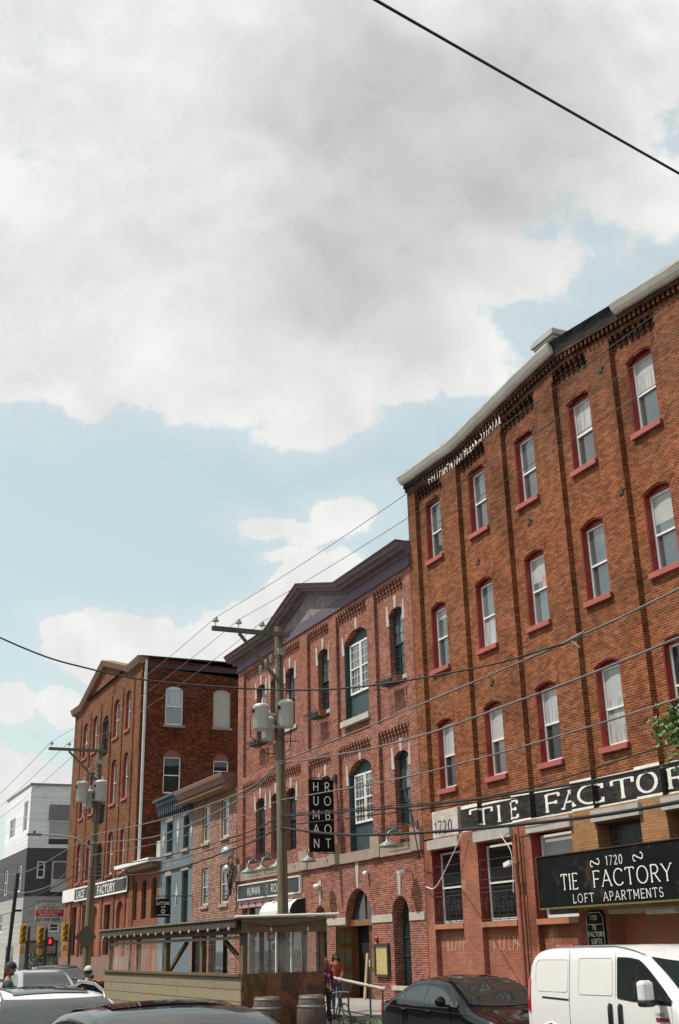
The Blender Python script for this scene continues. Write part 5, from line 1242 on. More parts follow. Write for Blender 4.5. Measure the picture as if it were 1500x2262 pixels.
for l, r, lb in (([(54, 7.0), (70, 6.4), (84, 7.0), (100, 7.2)], .024, 'uppermost cable beyond the farther pole'), ([(54, 6.6), (62, 5.3), (73.5, 5.39), (85, 6.4), (100, 6.6)], .03, 'sagging thick cable beyond the farther pole'),
                ([(54, 5.5), (68, 4.96), (82, 5.7), (100, 6.0)], .022, 'lower cable beyond the farther pole'), ([(54, 5.2), (66.9, 4.48), (80, 4.3), (100, 4.6)], .02, 'lowest cable beyond the farther pole')): wire(lb, YZ(l), r, WIREG if r > .023 else WIREB)
wire('thin black service wire from the farther pole to the far crossing', cat([(12.2, 54, 5.6), (10.8, 58, 4.7), (9.9, 60, 5.0)]), .014, WIREB)
wire('thin black service wire from the farther pole to the annex roof', cat([(12.3, 54, 6.0), (14.5, 60, 5.3), (17.4, 66, 6.2)]), .014, WIREB)
wire('black service wire from the spliced cable across the street to the left', cat([(12.2, 16.45, 7.0), (11.4, 18.4, 6.9), (9.55, 20.9, 6.88), (7.2, 22.6, 7.15), (5.2, 23.6, 7.55), (2.9, 24.4, 8.45), (-4, 26.5, 12.0)]), .019, WIREB, None)
wire('black overhead wire crossing the upper right of the sky, close to the camera', sagline((-6, 4.27, 9.2), (16.6, 9.0, 9.2), .12), .014, WIREB, None)
m = MB(); m.tube([(12.2, 16.7, 7.0), (12.2, 16.2, 7.03), (12.2, 15.9, 7.06)], [.02, .045, .03], 6); m.tube([(12.2, 16.3, 7.0), (12.1, 15.95, 6.78)], .02, 5); tag(m.build('cable_splice', WIREG), 'pale lump of a splice on the upper cable in front of the factory', 'splice')
wire('black loop of cable hanging before the 1720 panel', cat([(17.6, 32.3, 4.4), (16.5, 30.8, 5.9), (15.2, 28.6, 5.95), (13.9, 25.6, 4.65), (12.3, 22.6, 4.5)]), .018, WIREB, None)
wire('thin white wire drooping across the first ground window of the factory', cat([(17.7, 32.2, 3.6), (17.5, 31.2, 3.55), (17.55, 30.3, 4.3), (17.65, 29.7, 5.0)]), .014, WHITE, None)
wire('thin white wire running up by the rusty downspout', cat([(17.7, 27.3, 3.2), (17.66, 27.2, 4.2), (17.6, 27.5, 4.9), (17.6, 25, 5.0)]), .012, WHITE, None)
T = thing('meter_cluster', 'silver electric meters with tangled black wires on the brick rowhouse corner', 'electric meter', (17.7, 49.9, 4.5))
m = MB(); m.mark(); m.ball((17.35, 49.6, 5.95), .30, 14); m.mark(); m.ball((17.4, 49.7, 5.25), .22, 14); m.build_each('meter', plain('meter_silver', (.5, .52, .54), .25, metal=.5), T)
m = MB(); rr = random.Random(4)
for _ in range(11): m.tube(cat([(17.5, 49.6+rr.uniform(-.5, .3), 5.6+rr.uniform(-.2, .3)), (17.4, 49.5+rr.uniform(-.7, .4), 4.9+rr.uniform(-.3, .3)), (17.5, 49.6+rr.uniform(-.6, .5), 4.3+rr.uniform(-.3, .3))], 4), .02, 4)
m.build('wire_tangle', WIREB, T)

# ------------------------------------------------------------------ traffic lights
YEL = plain('traffic_yellow', (.50, .27, .025), .45, var=.1)
def tlight(x, y, z, lb, poleon=True, sideways=False):
    T = thing('traffic_light', lb, 'traffic light', (x, y, z), 'yellow traffic lights at the crossing')
    m = MB(); m.box(x-.15, x+.15, y-.12, y+.12, z+.1, z+1.0); b = m.build('housing', YEL, T, bevel=.03)
    m = MB()
    for k in range(3): m.lathe([(.11, -.20), (.11, -.0), (.02, -.01)], (x, y-.12, z+.25+.29*k), 12, axis='y')
    m.build('visors', YEL, b)
    m = MB(); m.box(x-.11, x+.11, y-.15, y+.1, z-.38, z-.06); m.build('crossing_signal', YEL, T, bevel=.02)
    m = MB(); m.tube([(x+.3, y, 0), (x+.3, y, z+.9)], .07, 8); m.box(x, x+.3, y-.03, y+.03, z+.1, z+.16); m.build('post', plain('post_dark', (.05, .05, .05), .5), T)
    return T
tlight(10.85, 62, 2.35, 'leftmost yellow traffic light, seen edge on near the black pole'); tlight(11.73, 62, 2.25, 'middle yellow traffic light, left of the red hand signal'); tlight(12.95, 62, 2.4, 'rightmost yellow traffic light, by the lace factory corner')
T = thing('pedestrian_signal', 'black pedestrian signal showing a lit red hand', 'crossing signal', (12.2, 61.5, 2.3)); m = MB(); m.box(11.98, 12.32, 61.5, 61.7, 2.3, 2.72); m.build('housing', BLACKT, T, bevel=.03); m = MB()
m.box(12.07, 12.19, 61.47, 61.499, 2.4, 2.52)
for k, hh in enumerate((.10, .13, .12, .09)): m.box(12.07+.031*k, 12.09+.031*k, 61.47, 61.499, 2.52, 2.52+hh)
m.obox((12.20, 61.485, 2.49), (.03, 0, .03), (0, .012, 0), (-.01, 0, .01)); m.build('red_hand', emit('red_led', (.9, .03, .03), 1.3), T)

# ------------------------------------------------------------------ parklet
def parklet():
    T = thing('parklet', 'wooden outdoor dining shed with tan board sides, clear plastic panels and a painted end wall', 'dining shelter', (10.8, 33.5, 0))
    TW = plain('weathered_fir', (.15, .095, .05), .85, var=.45, scale=5, bump=.4); TD = plain('dark_beam', (.065, .045, .03), .85, var=.4)
    TAN = siding('tan_boards', (.29, .245, .155), .26, dark=.35, var=.08)
    m = MB(); m.box(9.80, 9.86, 27.0, 40.2, .1, 1.34); m.build('front_boards', TAN, T)
    m = MB(); m.box(9.74, 9.92, 27.0, 40.2, 1.34, 1.40); m.build('rail_cap', TW, T)
    mu, g, b = newmat('mural_paint'); co = coords(g)
    wv = g.n('ShaderNodeTexNoise'); wv.inputs['Scale'].default_value = 1.6; wv.inputs['Detail'].default_value = 4; wv.inputs['Distortion'].default_value = 1.6; g.l(g.vm('MULTIPLY', co, (1.3, 1, .8)), wv.inputs['Vector'])
    c1 = g.mix(g.ramp(wv.outputs['Fac'], .42, .50), (.09, .045, .022), (.17, .07, .028)); c1 = g.mix(g.ramp(wv.outputs['Fac'], .52, .60), c1, (.21, .095, .04)); c1 = g.mix(g.ramp(wv.outputs['Fac'], .64, .68), c1, (.10, .045, .03))
    sp = g.n('ShaderNodeSeparateXYZ'); g.l(co, sp.inputs[0]); q = g.ramp(g.m('FRACT', g.m('DIVIDE', sp.outputs[2], .26)), 0, .06, .6, 0)
    g.l(g.mix(q, c1, (.02, .012, .01)), b.inputs['Base Color']); b.inputs['Roughness'].default_value = .7
    m = MB(); m.box(9.80, 11.92, 26.94, 26.998, .1, 1.40); m.build('painted_end_wall', mu, T)
    for y in (39.9, 36.5, 33.4, 30.15, 27.08):
        m = MB(); m.box(9.86, 9.98, y-.07, y+.07, .1, 2.3); m.build('post', TW, T)
    for x in (11.86, 9.93):
        m = MB(); m.box(x-.06, x+.06, 26.92 if x > 10 else 27.16, 27.04 if x > 10 else 27.3, 1.40 if x > 10 else 0, 2.34); m.build('post', TW, T)
    for y in (28, 31, 34, 37, 40):
        m = MB(); m.box(11.8, 11.9, y-.05, y+.05, 0, 2.5); m.build('rear_post', TD, T)
    m = MB(); m.box(9.84, 9.90, 27.15, 40.0, 2.16, 2.24); m.build('plastic_rail', plain('grey_rail', (.30, .27, .22), .7, var=.4), T)
    for (a, za, b_, zb) in ((33.4, 1.45, 31.9, 2.15), (27.3, 1.6, 28.8, 2.15), (36.5, 2.1, 36.5, 2.1)):
        if a == b_: continue
        d = Vector((0, (b_-a)/2, (zb-za)/2)); m = MB(); m.obox((10.02, (a+b_)/2, (za+zb)/2), (.04, 0, 0), d, Vector((1, 0, 0)).cross(d).normalized()*.05); m.build('brace', TW, T)
    m = MB(); m.box(9.76, 9.96, 27.0, 40.2, 2.28, 2.44); m.build('header_beam', TW, T)
    for k in range(14):
        y = 27.3+k*.98; m = MB(); m.box(9.71, 11.95, y-.03, y+.03, 2.505, 2.60); m.build('rafter', TW, T)
    m = MB(); m.box(9.64, 9.70, 26.96, 40.5, 2.42, 2.60); m.build('eave_board', plain('brown_eave', (.075, .055, .038), .8, var=.5), T)
    m = MB(); m.box(9.60, 12.1, 26.9, 40.55, 2.61, 2.65); m.build('roof_sheet', plain('pale_roof_sheet', (.22, .19, .15), .7, var=.5), T)
    m = MB(); m.tube([(9.6, 26.86, 2.66), (12.3, 26.86, 2.70)], .03, 8); m.build('roof_trim', WHITE, T)
    m = MB(); m.box(9.78, 11.97, 26.86, 26.93, 2.30, 2.60); m.box(9.76, 11.99, 26.845, 26.86, 2.45, 2.48); m.build('end_fascia', TW, T)
    # clear film panels
    fm, g, b = newmat('clear_film'); co = coords(g); b.inputs['Base Color'].default_value = (.6, .58, .52, 1); b.inputs['Roughness'].default_value = .12
    nn = g.noise(g.vm('MULTIPLY', co, (1, 1, .4)), 3, 5, .7); tr = g.n('ShaderNodeBsdfTransparent'); mx = g.n('ShaderNodeMixShader'); g.l(g.ramp(nn, .35, .7, .03, .24), mx.inputs[0]); g.l(tr.outputs[0], mx.inputs[1]); g.l(b.outputs[0], mx.inputs[2])
    bp = g.n('ShaderNodeBump'); bp.inputs['Strength'].default_value = .6; g.l(g.noise(co, 2.5, 3, .6), bp.inputs['Height']); g.l(bp.outputs[0], b.inputs['Normal'])
    g.l(mx.outputs[0], [n for n in fm.node_tree.nodes if n.type == 'OUTPUT_MATERIAL'][0].inputs[0])
    for (a, b_) in ((39.8, 36.6), (36.4, 33.5)): 
        m = MB(); m.box(9.872, 9.876, b_, a, 1.40, 2.16); m.build('clear_panel', fm, T)
    m = MB(); m.box(9.99, 11.8, 26.975, 26.98, 1.40, 2.32); m.build('clear_panel', fm, T)
    m = MB(); m.box(11.86, 11.90, 27.1, 40.1, .1, 1.1); m.build('rear_boards', TD, T)
    m = MB(); m.box(9.86, 11.86, 27.0, 40.2, .05, .17); m.build('deck', TW, T)
    m = MB(); m.box(10.0, 10.9, 28.2, 28.9, .9, .95); m.box(10.4, 10.5, 28.5, 28.6, .17, .9); m.build('table', TD, T)
    S = thing('string_lights', 'string of small round bulbs hanging along the parklet eave', 'string lights', (9.6, 33.5, 2.4))
    m = MB(); ys = [27.3+.78*k for k in range(17)]
    for a, b_ in zip(ys, ys[1:]): m.tube([(9.6, a, 2.46), (9.6, (a+b_)/2, 2.41), (9.6, b_, 2.46)], .006, 4)
    m.tube([(9.6, 27.3, 2.46), (9.7, 26.84, 2.55), (10.6, 26.83, 2.42), (11.4, 26.83, 2.5), (12.0, 26.83, 2.58)], .006, 4); m.build('flex', WIREB, S)
    for y in ys: m = MB(); m.lathe([(.012, .0), (.016, -.03), (.035, -.06), (.035, -.09), (0, -.115)], (9.6, y, 2.46), 8); m.build('bulb', plain('bulb_glass', (.55, .50, .42), .15), S)
    for x in (10.5, 11.45): m = MB(); m.lathe([(.012, .0), (.016, -.03), (.035, -.06), (.035, -.09), (0, -.115)], (x, 26.83, 2.42), 8); m.build('bulb', plain('bulb_glass', (.55, .50, .42), .15), S)
    # barrels, bin, bicycle, handrail
    src = None
    for x, y, lb in ((10.15, 26.2, 'left of the two weathered barrels before the painted end wall'), (11.25, 26.2, 'right of the two weathered barrels before the painted end wall')):
        if src is None:
            B = thing('barrel', lb, 'barrel', (x, y, 0), 'old whiskey barrels')
            pr = [(.27, 0), (.30, .12), (.335, .3), (.345, .46), (.335, .62), (.30, .8), (.27, .92), (.25, .92), (.25, .88), (0, .88)]
            m = MB(); m.lathe(pr, (x, y, 0), 26); bm_, g, b = newmat('barrel_staves'); co = coords(g); n = g.noise(g.vm('MULTIPLY', co, (18, 18, .8)), 1, 5, .7); k_ = g.ramp(n, .3, .7, .4, 1.3, False); g.l(g.vm('MULTIPLY', g.comb(k_, k_, k_), (.13, .10, .08)), b.inputs['Base Color']); b.inputs['Roughness'].default_value = .85
            m.build('staves', bm_, B); m = MB()
            for z, r in ((.06, .29), (.24, .33), (.68, .332), (.86, .291)): m.lathe([(r, z-.025), (r+.006, z-.02), (r+.006, z+.02), (r, z+.025)], (x, y, 0), 26)
            m.build('hoops', plain('pale_hoop', (.30, .28, .27), .5, metal=.4, var=.3), B); src = B; B['src'] = 1; del B['src']
        else: c = copy_tree(src); c.location = (x, y, 0); c['label'] = lb
    B = thing('wheelie_bin', 'blue wheeled bin with an orange lid at the far end of the parklet', 'bin', (10.0, 41.7, 0))
    m = MB(); m.prism([(9.66, .04), (10.3, .04), (10.36, .93), (9.6, .93)], 0, .6, lambda u, z, d: (u, 41.4+d, z)); m.build('body', plain('blue_plastic', (.02, .075, .24), .45, var=.15), B, bevel=.02)
    m = MB(); m.prism([(9.57, .93), (10.39, .93), (10.36, 1.0), (10.0, 1.04), (9.6, 1.0)], -.04, .66, lambda u, z, d: (u, 41.4+d, z)); m.build('lid', plain('orange_lid', (.55, .10, .03), .45), B, bevel=.01)
    m = MB()
    for x in (9.75, 10.2): m.lathe([(0, -.03), (.1, -.03), (.1, .03), (0, .03)], (x, 41.95, .1), 12, axis='x')
    m.build('wheels', BLACKT, B)
    H = thing('handrail', 'worn white pipe handrail with dark posts on the ramp at the pub door', 'handrail', (13.5, 28.4, 0))
    m = MB(); m.tube([(13.5, 30.3, 1.20), (13.5, 29.6, 1.14), (13.5, 26.95, .95)], .04, 8); m.ball((13.5, 26.9, .95), .065, 8); m.build('rail', plain('worn_white_paint', (.50, .47, .42), .6, var=.3, dirt=((.10, .06, .04), 9, .55)), H)
    for y, z in ((30.2, 1.19), (29.0, 1.09), (27.7, 1.0), (27.0, .95)): m = MB(); m.tube([(13.5, y, .0), (13.5, y, z)], .024, 6); m.build('post', plain('dark_post_paint', (.06, .05, .045), .6, var=.6), H)
    m = MB(); m.tube([(13.5, 30.2, .42), (13.5, 27.0, .30)], .018, 6); m.build('lower_rail', plain('dark_post_paint', (.06, .05, .045)), H)
    Bk = thing('bicycle', 'black bicycle standing between the barrels and the ramp', 'bicycle', (12.0, 26.5, 0))
    for y in (26.0, 27.1):
        m = MB(); m.tube([(12.0, y+.33*math.cos(t*math.pi/12), .38+.33*math.sin(t*math.pi/12)) for t in range(25)], .018, 6); w = m.build('wheel', BLACKT, Bk)
        m = MB()
        for k in range(6): a = k*math.pi/6; m.tube([(12.0, y+.32*math.cos(a), .38+.32*math.sin(a)), (12.0, y-.32*math.cos(a), .38-.32*math.sin(a))], .003, 3)
        m.build('spokes', METAL, w)
    m = MB(); n_ = [(26.0, .38), (26.22, .88), (26.7, .85), (26.55, .36), (27.1, .38)]
    for p, q in ((0, 1), (1, 2), (1, 3), (2, 3), (3, 4), (2, 4)): m.tube([(12.0, *n_[p]), (12.0, *n_[q])], .016, 6)
    m.build('bike_frame', IRON, Bk); m = MB(); m.tube([(11.78, 26.2, .94), (12.0, 26.18, .96), (12.22, 26.2, .94)], .014, 6); m.tube([(12.0, 26.22, .88), (12.0, 26.18, .96)], .014, 6); m.build('handlebar', METAL, Bk)
    m = MB(); m.ball((12.0, 26.76, .93), .1, 8, (.7, 1.3, .35)); m.tube([(12.0, 26.7, .85), (12.0, 26.74, .92)], .014, 6); m.build('saddle', BLACKT, Bk)
    G = thing('planter', 'low green plants growing in a strip by the ramp behind the black sedan', 'plants', (12.9, 26.2, .1)); m = MB(); rr = random.Random(2)
    for _ in range(200):
        p = Vector((12.9+rr.gauss(0, .12), 26.3+rr.gauss(0, .55), .12+abs(rr.gauss(0, .07)))); q = Vector((rr.uniform(-1, 1), rr.uniform(-1, 1), rr.uniform(0, 1))).normalized()*.07; r = q.orthogonal().normalized()*.03
        m.face([p+q, p+r, p-q, p-r])
    m.build('foliage', plain('leaf_green', (.05, .10, .025), .6), G)
    m = MB(); m.box(12.65, 13.15, 25.1, 27.5, .1, .2); m.build('soil_box', CONC, G)
parklet()

# ================================================================== VEHICLES
CARGLASS = glass('car_glass', (.02, .026, .026), 1.75, .015, .2)
TYRE = plain('tyre_rubber', (.02, .02, .02), .8); RIM = plain('alloy_rim', (.35, .35, .36), .3, metal=.8)
TRIM = plain('black_plastic', (.02, .02, .02), .4)
class Car:
    def __init__(s, label, cat, x, y, z, L, W, prof, zb, k, mat, tp=.10, name='parked_car', r=.13, crown=.035, group=None):
        s.tp = tp; s.x, s.y, s.z, s.L, s.W, s.prof, s.zb, s.k, s.r, s.crown = x, y, z, L, W, prof, zb, k, r, crown
        s.H = max(p[1] for p in prof)
        s.T = thing(name, label, cat, (x, y, z), group); s.mat = mat
        m = MB(); N = 90; rows = []
        for i in range(N+1):
            t = i/N; ss = L*(.5-.5*math.cos(math.pi*t))*.35+L*t*.65; rows.append(s.ring(ss))
        m.grid(rows); m.face(rows[0]); m.face(list(reversed(rows[-1])))
        s.body = m.build('body', mat, s.T)
    def w(s, q, z):
        e = abs(q/s.L-.5)*2; plan = s.W/2*(1-s.tp*e**4-s.tp*1.1*max(0, e-.93)/.07)
        if z < s.zb: f = 1-.05*((s.zb*.72-z)/s.zb)**2*4
        else: f = 1-.0125-s.k*(z-s.zb)/(s.H-s.zb)
        return plan*min(f, 1)
    def top(s, q): return lerpc(s.prof, q)
    def topz(s, q, x):
        zt = s.top(q); r = min(s.r, max(.03, (zt-.3)*.3)); x1 = max(.1, s.w(q, zt-s.crown-r)); return zt-s.crown*(abs(x)/x1)**2
    def ring(s, q):
        zt = s.top(q); zl = .24 if .12 < q < s.L-.12 else .32; r = min(s.r, max(.03, (zt-zl)*.3)); zs = zt-s.crown-r
        side = [(s.w(q, zl)*.93, zl)]+[(s.w(q, zl+(zs-zl)*j/8), zl+(zs-zl)*j/8) for j in range(9)]
        x1 = s.w(q, zs); side += [(x1-r*1.1*(1-math.cos(a)), zs+r*math.sin(a)) for a in [math.pi/2*j/5 for j in range(1, 6)]]
        xe = side[-1][0]; side += [(xe*f, zt-s.crown*(f*xe/x1)**2) for f in (.8, .55, .28, 0)]
        pts = [(-a, b) for a, b in side]+[(a, b) for a, b in reversed(side[:-1])]
        return [(s.x+a, s.y+q, s.z+b) for a, b in pts]
    def P(s, q, z, side=-1, off=.006): return (s.x+side*(s.w(q, z)+off), s.y+q, s.z+z)
    def plate(s, lo, hi, name, mat, off=.006, parent=None, sides=(-1, 1), n=14, nz=6):
        o = None
        for sd in sides:
            m = MB(); a, b = lo[0][0], lo[-1][0]; rows = []
            for i in range(n+1):
                q = a+(b-a)*i/n; z0, z1 = lin(lo, q), lin(hi, q); rows.append([s.P(q, z0+(z1-z0)*j/nz, sd, off) for j in range(nz+1)])
            m.grid(rows); o = m.build(name, mat, parent or s.T)
        return o
    def topplate(s, q0, q1, w0, w1, name, mat, off=.008, parent=None, n=14, bow=0):
        m = MB(); rows = []
        for i in range(n+1):
            t = i/n; row = []
            for j in range(17):
                v = -1+2*j/16; x = v*(w0+(w1-w0)*t); q = q0+(q1-q0)*t+bow*v*v; row.append((s.x+x, s.y+q, s.z+s.topz(q, x)+off))
            rows.append(row)
        m.grid(rows); return m.build(name, mat, parent or s.T)
    def seam(s, pts, w=.006, side=-1, mat=None, off=.003):
        m = MB(); pts = [s.P(q, z, side, off) for q, z in pts]; m.tube(pts, w/2, 4); return m
    def wheels(s, qf, qr, r=.32):
        for q in (qf, qr):
            m = MB()
            for sd in (-1, 1):
                m.mark(); m.lathe([(0, 0), (r+.045, 0)], (s.x+sd*(s.w(q, .4)+.004), s.y+q, s.z+r), 24, axis='x')
            m.build_each('wheel_arch', TRIM, s.T)
            for sd in (-1, 1):
                X0 = s.x+sd*(s.w(q, .4)-.2); X1 = .215*sd
                m = MB(); m.lathe([(r*.62, X1), (r*.66, X1+.005*sd), (r*.94, X1), (r, X1*.85), (r, 0)], (X0, s.y+q, s.z+r), 24, axis='x'); w = m.build('wheel', TYRE, s.T)
                m = MB(); m.lathe([(0, X1*.96), (r*.2, X1*.97), (r*.6, X1*.93), (r*.64, X1*1.0)], (X0, s.y+q, s.z+r), 10, axis='x'); m.build('rim', RIM, w)
    def mirror(s, q, z, mat, big=1.0, split=None):
        for sd in (-1, 1):
            p = s.P(q, z, sd, 0); m = MB(); m.tube([p, (p[0]+sd*.14, p[1]-.01, p[2]+.01)], .025, 6)
            arm = m.build('mirror_arm', TRIM, s.T)
            m = MB(); cx, cy, cz = p[0]+sd*.18*big, p[1]-.03, p[2]+.07*big
            if big == 1: m.ball((cx, cy, cz), .12, 14, (.85, .5, .68)); m.build('mirror_cap', mat, arm)
            else:
                m.obox((cx, cy, cz+.03), (.10, .02, 0), (-.01, .07, 0), (0, 0, .13)); m.build('mirror_cap', mat, arm, bevel=.045)
                m = MB(); m.obox((cx, cy, cz-.10), (.10, .02, 0), (-.01, .075, 0), (0, 0, .045)); m.build('mirror_foot', TRIM, arm, bevel=.03)
def lin(pts, q):
    if q <= pts[0][0]: return pts[0][1]
    for a, b in zip(pts, pts[1:]):
        if a[0] <= q <= b[0]: return a[1]+(b[1]-a[1])*(q-a[0])/(b[0]-a[0])
    return pts[-1][1]
# white delivery van
def van():
    WP = paint('white_van_paint', (.72, .72, .70), .3, dust=.05)
    prof = [(0, .55), (.08, .82), (.35, .98), (1.0, 1.12), (1.25, 1.19), (1.9, 1.60), (2.3, 1.80), (2.9, 1.88), (4.2, 1.88), (4.5, 1.85), (4.66, 1.72), (4.74, 1.2)]
    c = Car('white delivery van with blank side panels parked below the big black board', 'van', 10.92, 10.6, 0, 4.76, 1.84, prof, 1.20, .10, WP, r=.16, crown=.03, tp=.035)
    # side glass with dark surround
    lo = [(1.50, 1.20), (2.0, 1.21), (2.56, 1.26)]; hi = [(1.50, 1.24), (1.62, 1.34), (1.9, 1.56), (2.08, 1.68), (2.3, 1.71), (2.56, 1.715)]
    c.plate([(a, b-.03) for a, b in lo], [(a, b+.02) for a, b in hi], 'window_rubber', TRIM, off=.004)
    c.plate(lo, hi, 'side_window', CARGLASS, off=.009, n=24)
    c.topplate(1.22, 1.98, .74, .62, 'windscreen', CARGLASS, off=.012, bow=.16)
    m = MB()       # raised framed panels on the blank sides
    for sd in (-1,):
        for (a, b, z0, z1) in ((2.67, 3.42, 1.26, 1.72), (3.68, 4.5, 1.28, 1.70)):
            rad = .05 if a < 3 else .11; loop = []
            for cx_, cz_, a0 in ((b-rad, z1-rad, 0), (a+rad*.5, z1-rad*.5, 90), (a+rad*.5, z0+rad*.5, 180), (b-rad, z0+rad, 270)):
                r_ = rad if cx_ == b-rad else rad*.5; loop += [(cx_+r_*math.cos(R_(a0+t)), cz_+r_*math.sin(R_(a0+t))) for t in (0, 22, 45, 68, 90)]
            loop.append(loop[0]); m.tube([c.P(q, z, sd, -.002) for q, z in loop], .006, 6)
    m.build('panel_swage', plain('panel_shade', (.42, .42, .41), .5), c.T)
    m = MB(); m.tube([c.P(3.64, z, -1, .001) for z in (1.84, 1.6, 1.4, 1.2, .9, .5, .3)], .005, 4); m.tube([c.P(2.60, z, -1, .001) for z in (1.82, 1.6, 1.3, .9, .3)], .0035, 4); m.tube([c.P(2.64+(k*.1), .64+.0*k, -1, .001) for k in range(9)], .003, 4)
    m.tube([c.P(1.5, z, -1, .001) for z in (1.15, .9, .6)], .003, 4); m.build('door_seams', plain('seam_grey', (.10, .10, .10), .7), c.T)
    c.plate([(3.66, 1.17), (4.32, 1.19)], [(3.66, 1.195), (4.32, 1.215)], 'door_track', TRIM, off=.003, sides=(-1,))
    for q in (2.49, 2.70):
        m = MB(); m.tube([c.P(q, z, -1, .03 if .9 < z < 1.14 else .012) for z in (.89, .93, 1.03, 1.12, 1.16)], .028, 8); m.build('door_handle', TRIM, c.T)
    c.mirror(1.72, 1.22, WP, 1.25)
    TL = paint('red_lens', (.42, .01, .01), .15); c.plate([(4.64, .98), (4.74, 1.02)], [(4.64, 1.46), (4.74, 1.42)], 'tail_light', TL, off=.012)
    m = MB(); m.box(c.P(1.7, .98)[0]-.004, c.P(1.7, .98)[0]+.01, 10.6+1.56, 10.6+1.80, .99, 1.03); m.build('badge', plain('red_badge', (.35, .03, .03), .4), c.T)
    lt = MB(); text(lt, 'CARGO', .035, TX(c.P(1.7, 1.06)[0], 10.6+1.80, 1.05), wt=.18); lt.build('badge_lettering', TRIM, c.T)
    c.wheels(.95, 4.05, .33)
    m = MB(); m.tube([c.P(4.55, .62), c.P(4.4, .80), c.P(4.1, .88), c.P(3.8, .80), c.P(3.66, .62)], .012, 6); m.build('arch_swage', WP, c.T)
    m = MB(); m.tube([(10.5, 12.95, 1.88), (10.45, 12.75, 2.3)], .006, 4); m.build('aerial', TRIM, c.T)
    m = MB(); 
    for sd in (-1, 1): m.tube([(c.x+sd*.66, c.y+q, c.topz(q, .66)+.004) for q in [2.2+.2*k for k in range(12)]], .008, 4)
    m.build('roof_gutter', plain('seam_grey', (.10, .10, .10)), c.T)
van()
def civic():
    BK = paint('sedan_black_paint', (.005, .006, .008), .25, dust=.04)
    prof = [(0, .50), (.06, .66), (.3, .78), (.95, .90), (1.25, .97), (1.75, 1.22), (2.25, 1.40), (2.75, 1.44), (3.2, 1.40), (3.8, 1.19), (4.15, 1.07), (4.42, 1.04), (4.5, .80)]
    c = Car('black sedan parked at the kerb between the white van and the ramp', 'car', 10.88, 15.85, 0, 4.52, 1.76, prof, .98, .27, BK, crown=.04)
    lo = [(1.50, 1.00), (2.5, 1.04), (3.75, 1.08)]; hi = [(1.50, 1.02), (1.8, 1.16), (2.2, 1.30), (2.7, 1.345), (3.2, 1.31), (3.6, 1.17), (3.75, 1.10)]
    c.plate([(a, b-.02) for a, b in lo], [(a, b+.015) for a, b in hi], 'window_trim', plain('dark_chrome', (.12, .12, .13), .3, metal=.8), off=.003, n=30)
    for (a, b) in ((1.56, 1.76), (1.80, 2.60), (2.68, 3.38), (3.42, 3.70)):
        pts = [a+(b-a)*k/12 for k in range(13)]
        c.plate([(q, lin(lo, q)) for q in pts], [(q, max(lin(hi, q)-.01, lin(lo, q)+.005)) for q in pts], 'side_window', CARGLASS, off=.007, n=12)
    c.topplate(1.28, 2.12, .68, .55, 'windscreen', CARGLASS, off=.010, bow=.14); c.topplate(3.32, 4.02, .53, .6, 'rear_window', CARGLASS, off=.010, bow=-.06)
    c.plate([(.10, .60), (.55, .72)], [(.10, .70), (.55, .82)], 'headlight', glass('lamp_glass', (.42, .38, .33), 1.6), off=.012); c.plate([(4.28, .80), (4.46, .80)], [(4.28, .98), (4.46, .99)], 'tail_light', paint('red_lens', (.42, .01, .01)), off=.010)
    for q in (2.45, 3.35): m = MB(); m.tube([c.P(q-.09, .90, -1, .02), c.P(q+.09, .91, -1, .02)], .016, 6); m.build('door_handle', BK, c.T)
    m = MB()
    for q in (1.62, 2.62, 3.62): m.tube([c.P(q, z, -1, .001) for z in (1.0, .8, .6, .4)], .0035, 4)
    m.tube([c.P(q, .86+.02*q, -1, .002) for q in (1.0, 1.5, 2.2, 3.0, 3.8, 4.3)], .006, 4); m.build('door_seams', TRIM, c.T)
    c.mirror(1.78, 1.0, BK); c.wheels(.85, 3.55, .31)
    m = MB(); m.tube([(c.x, c.y+3.1, 1.41), (c.x, c.y+3.2, 1.50)], .012, 5); m.build('aerial', TRIM, c.T)
civic()
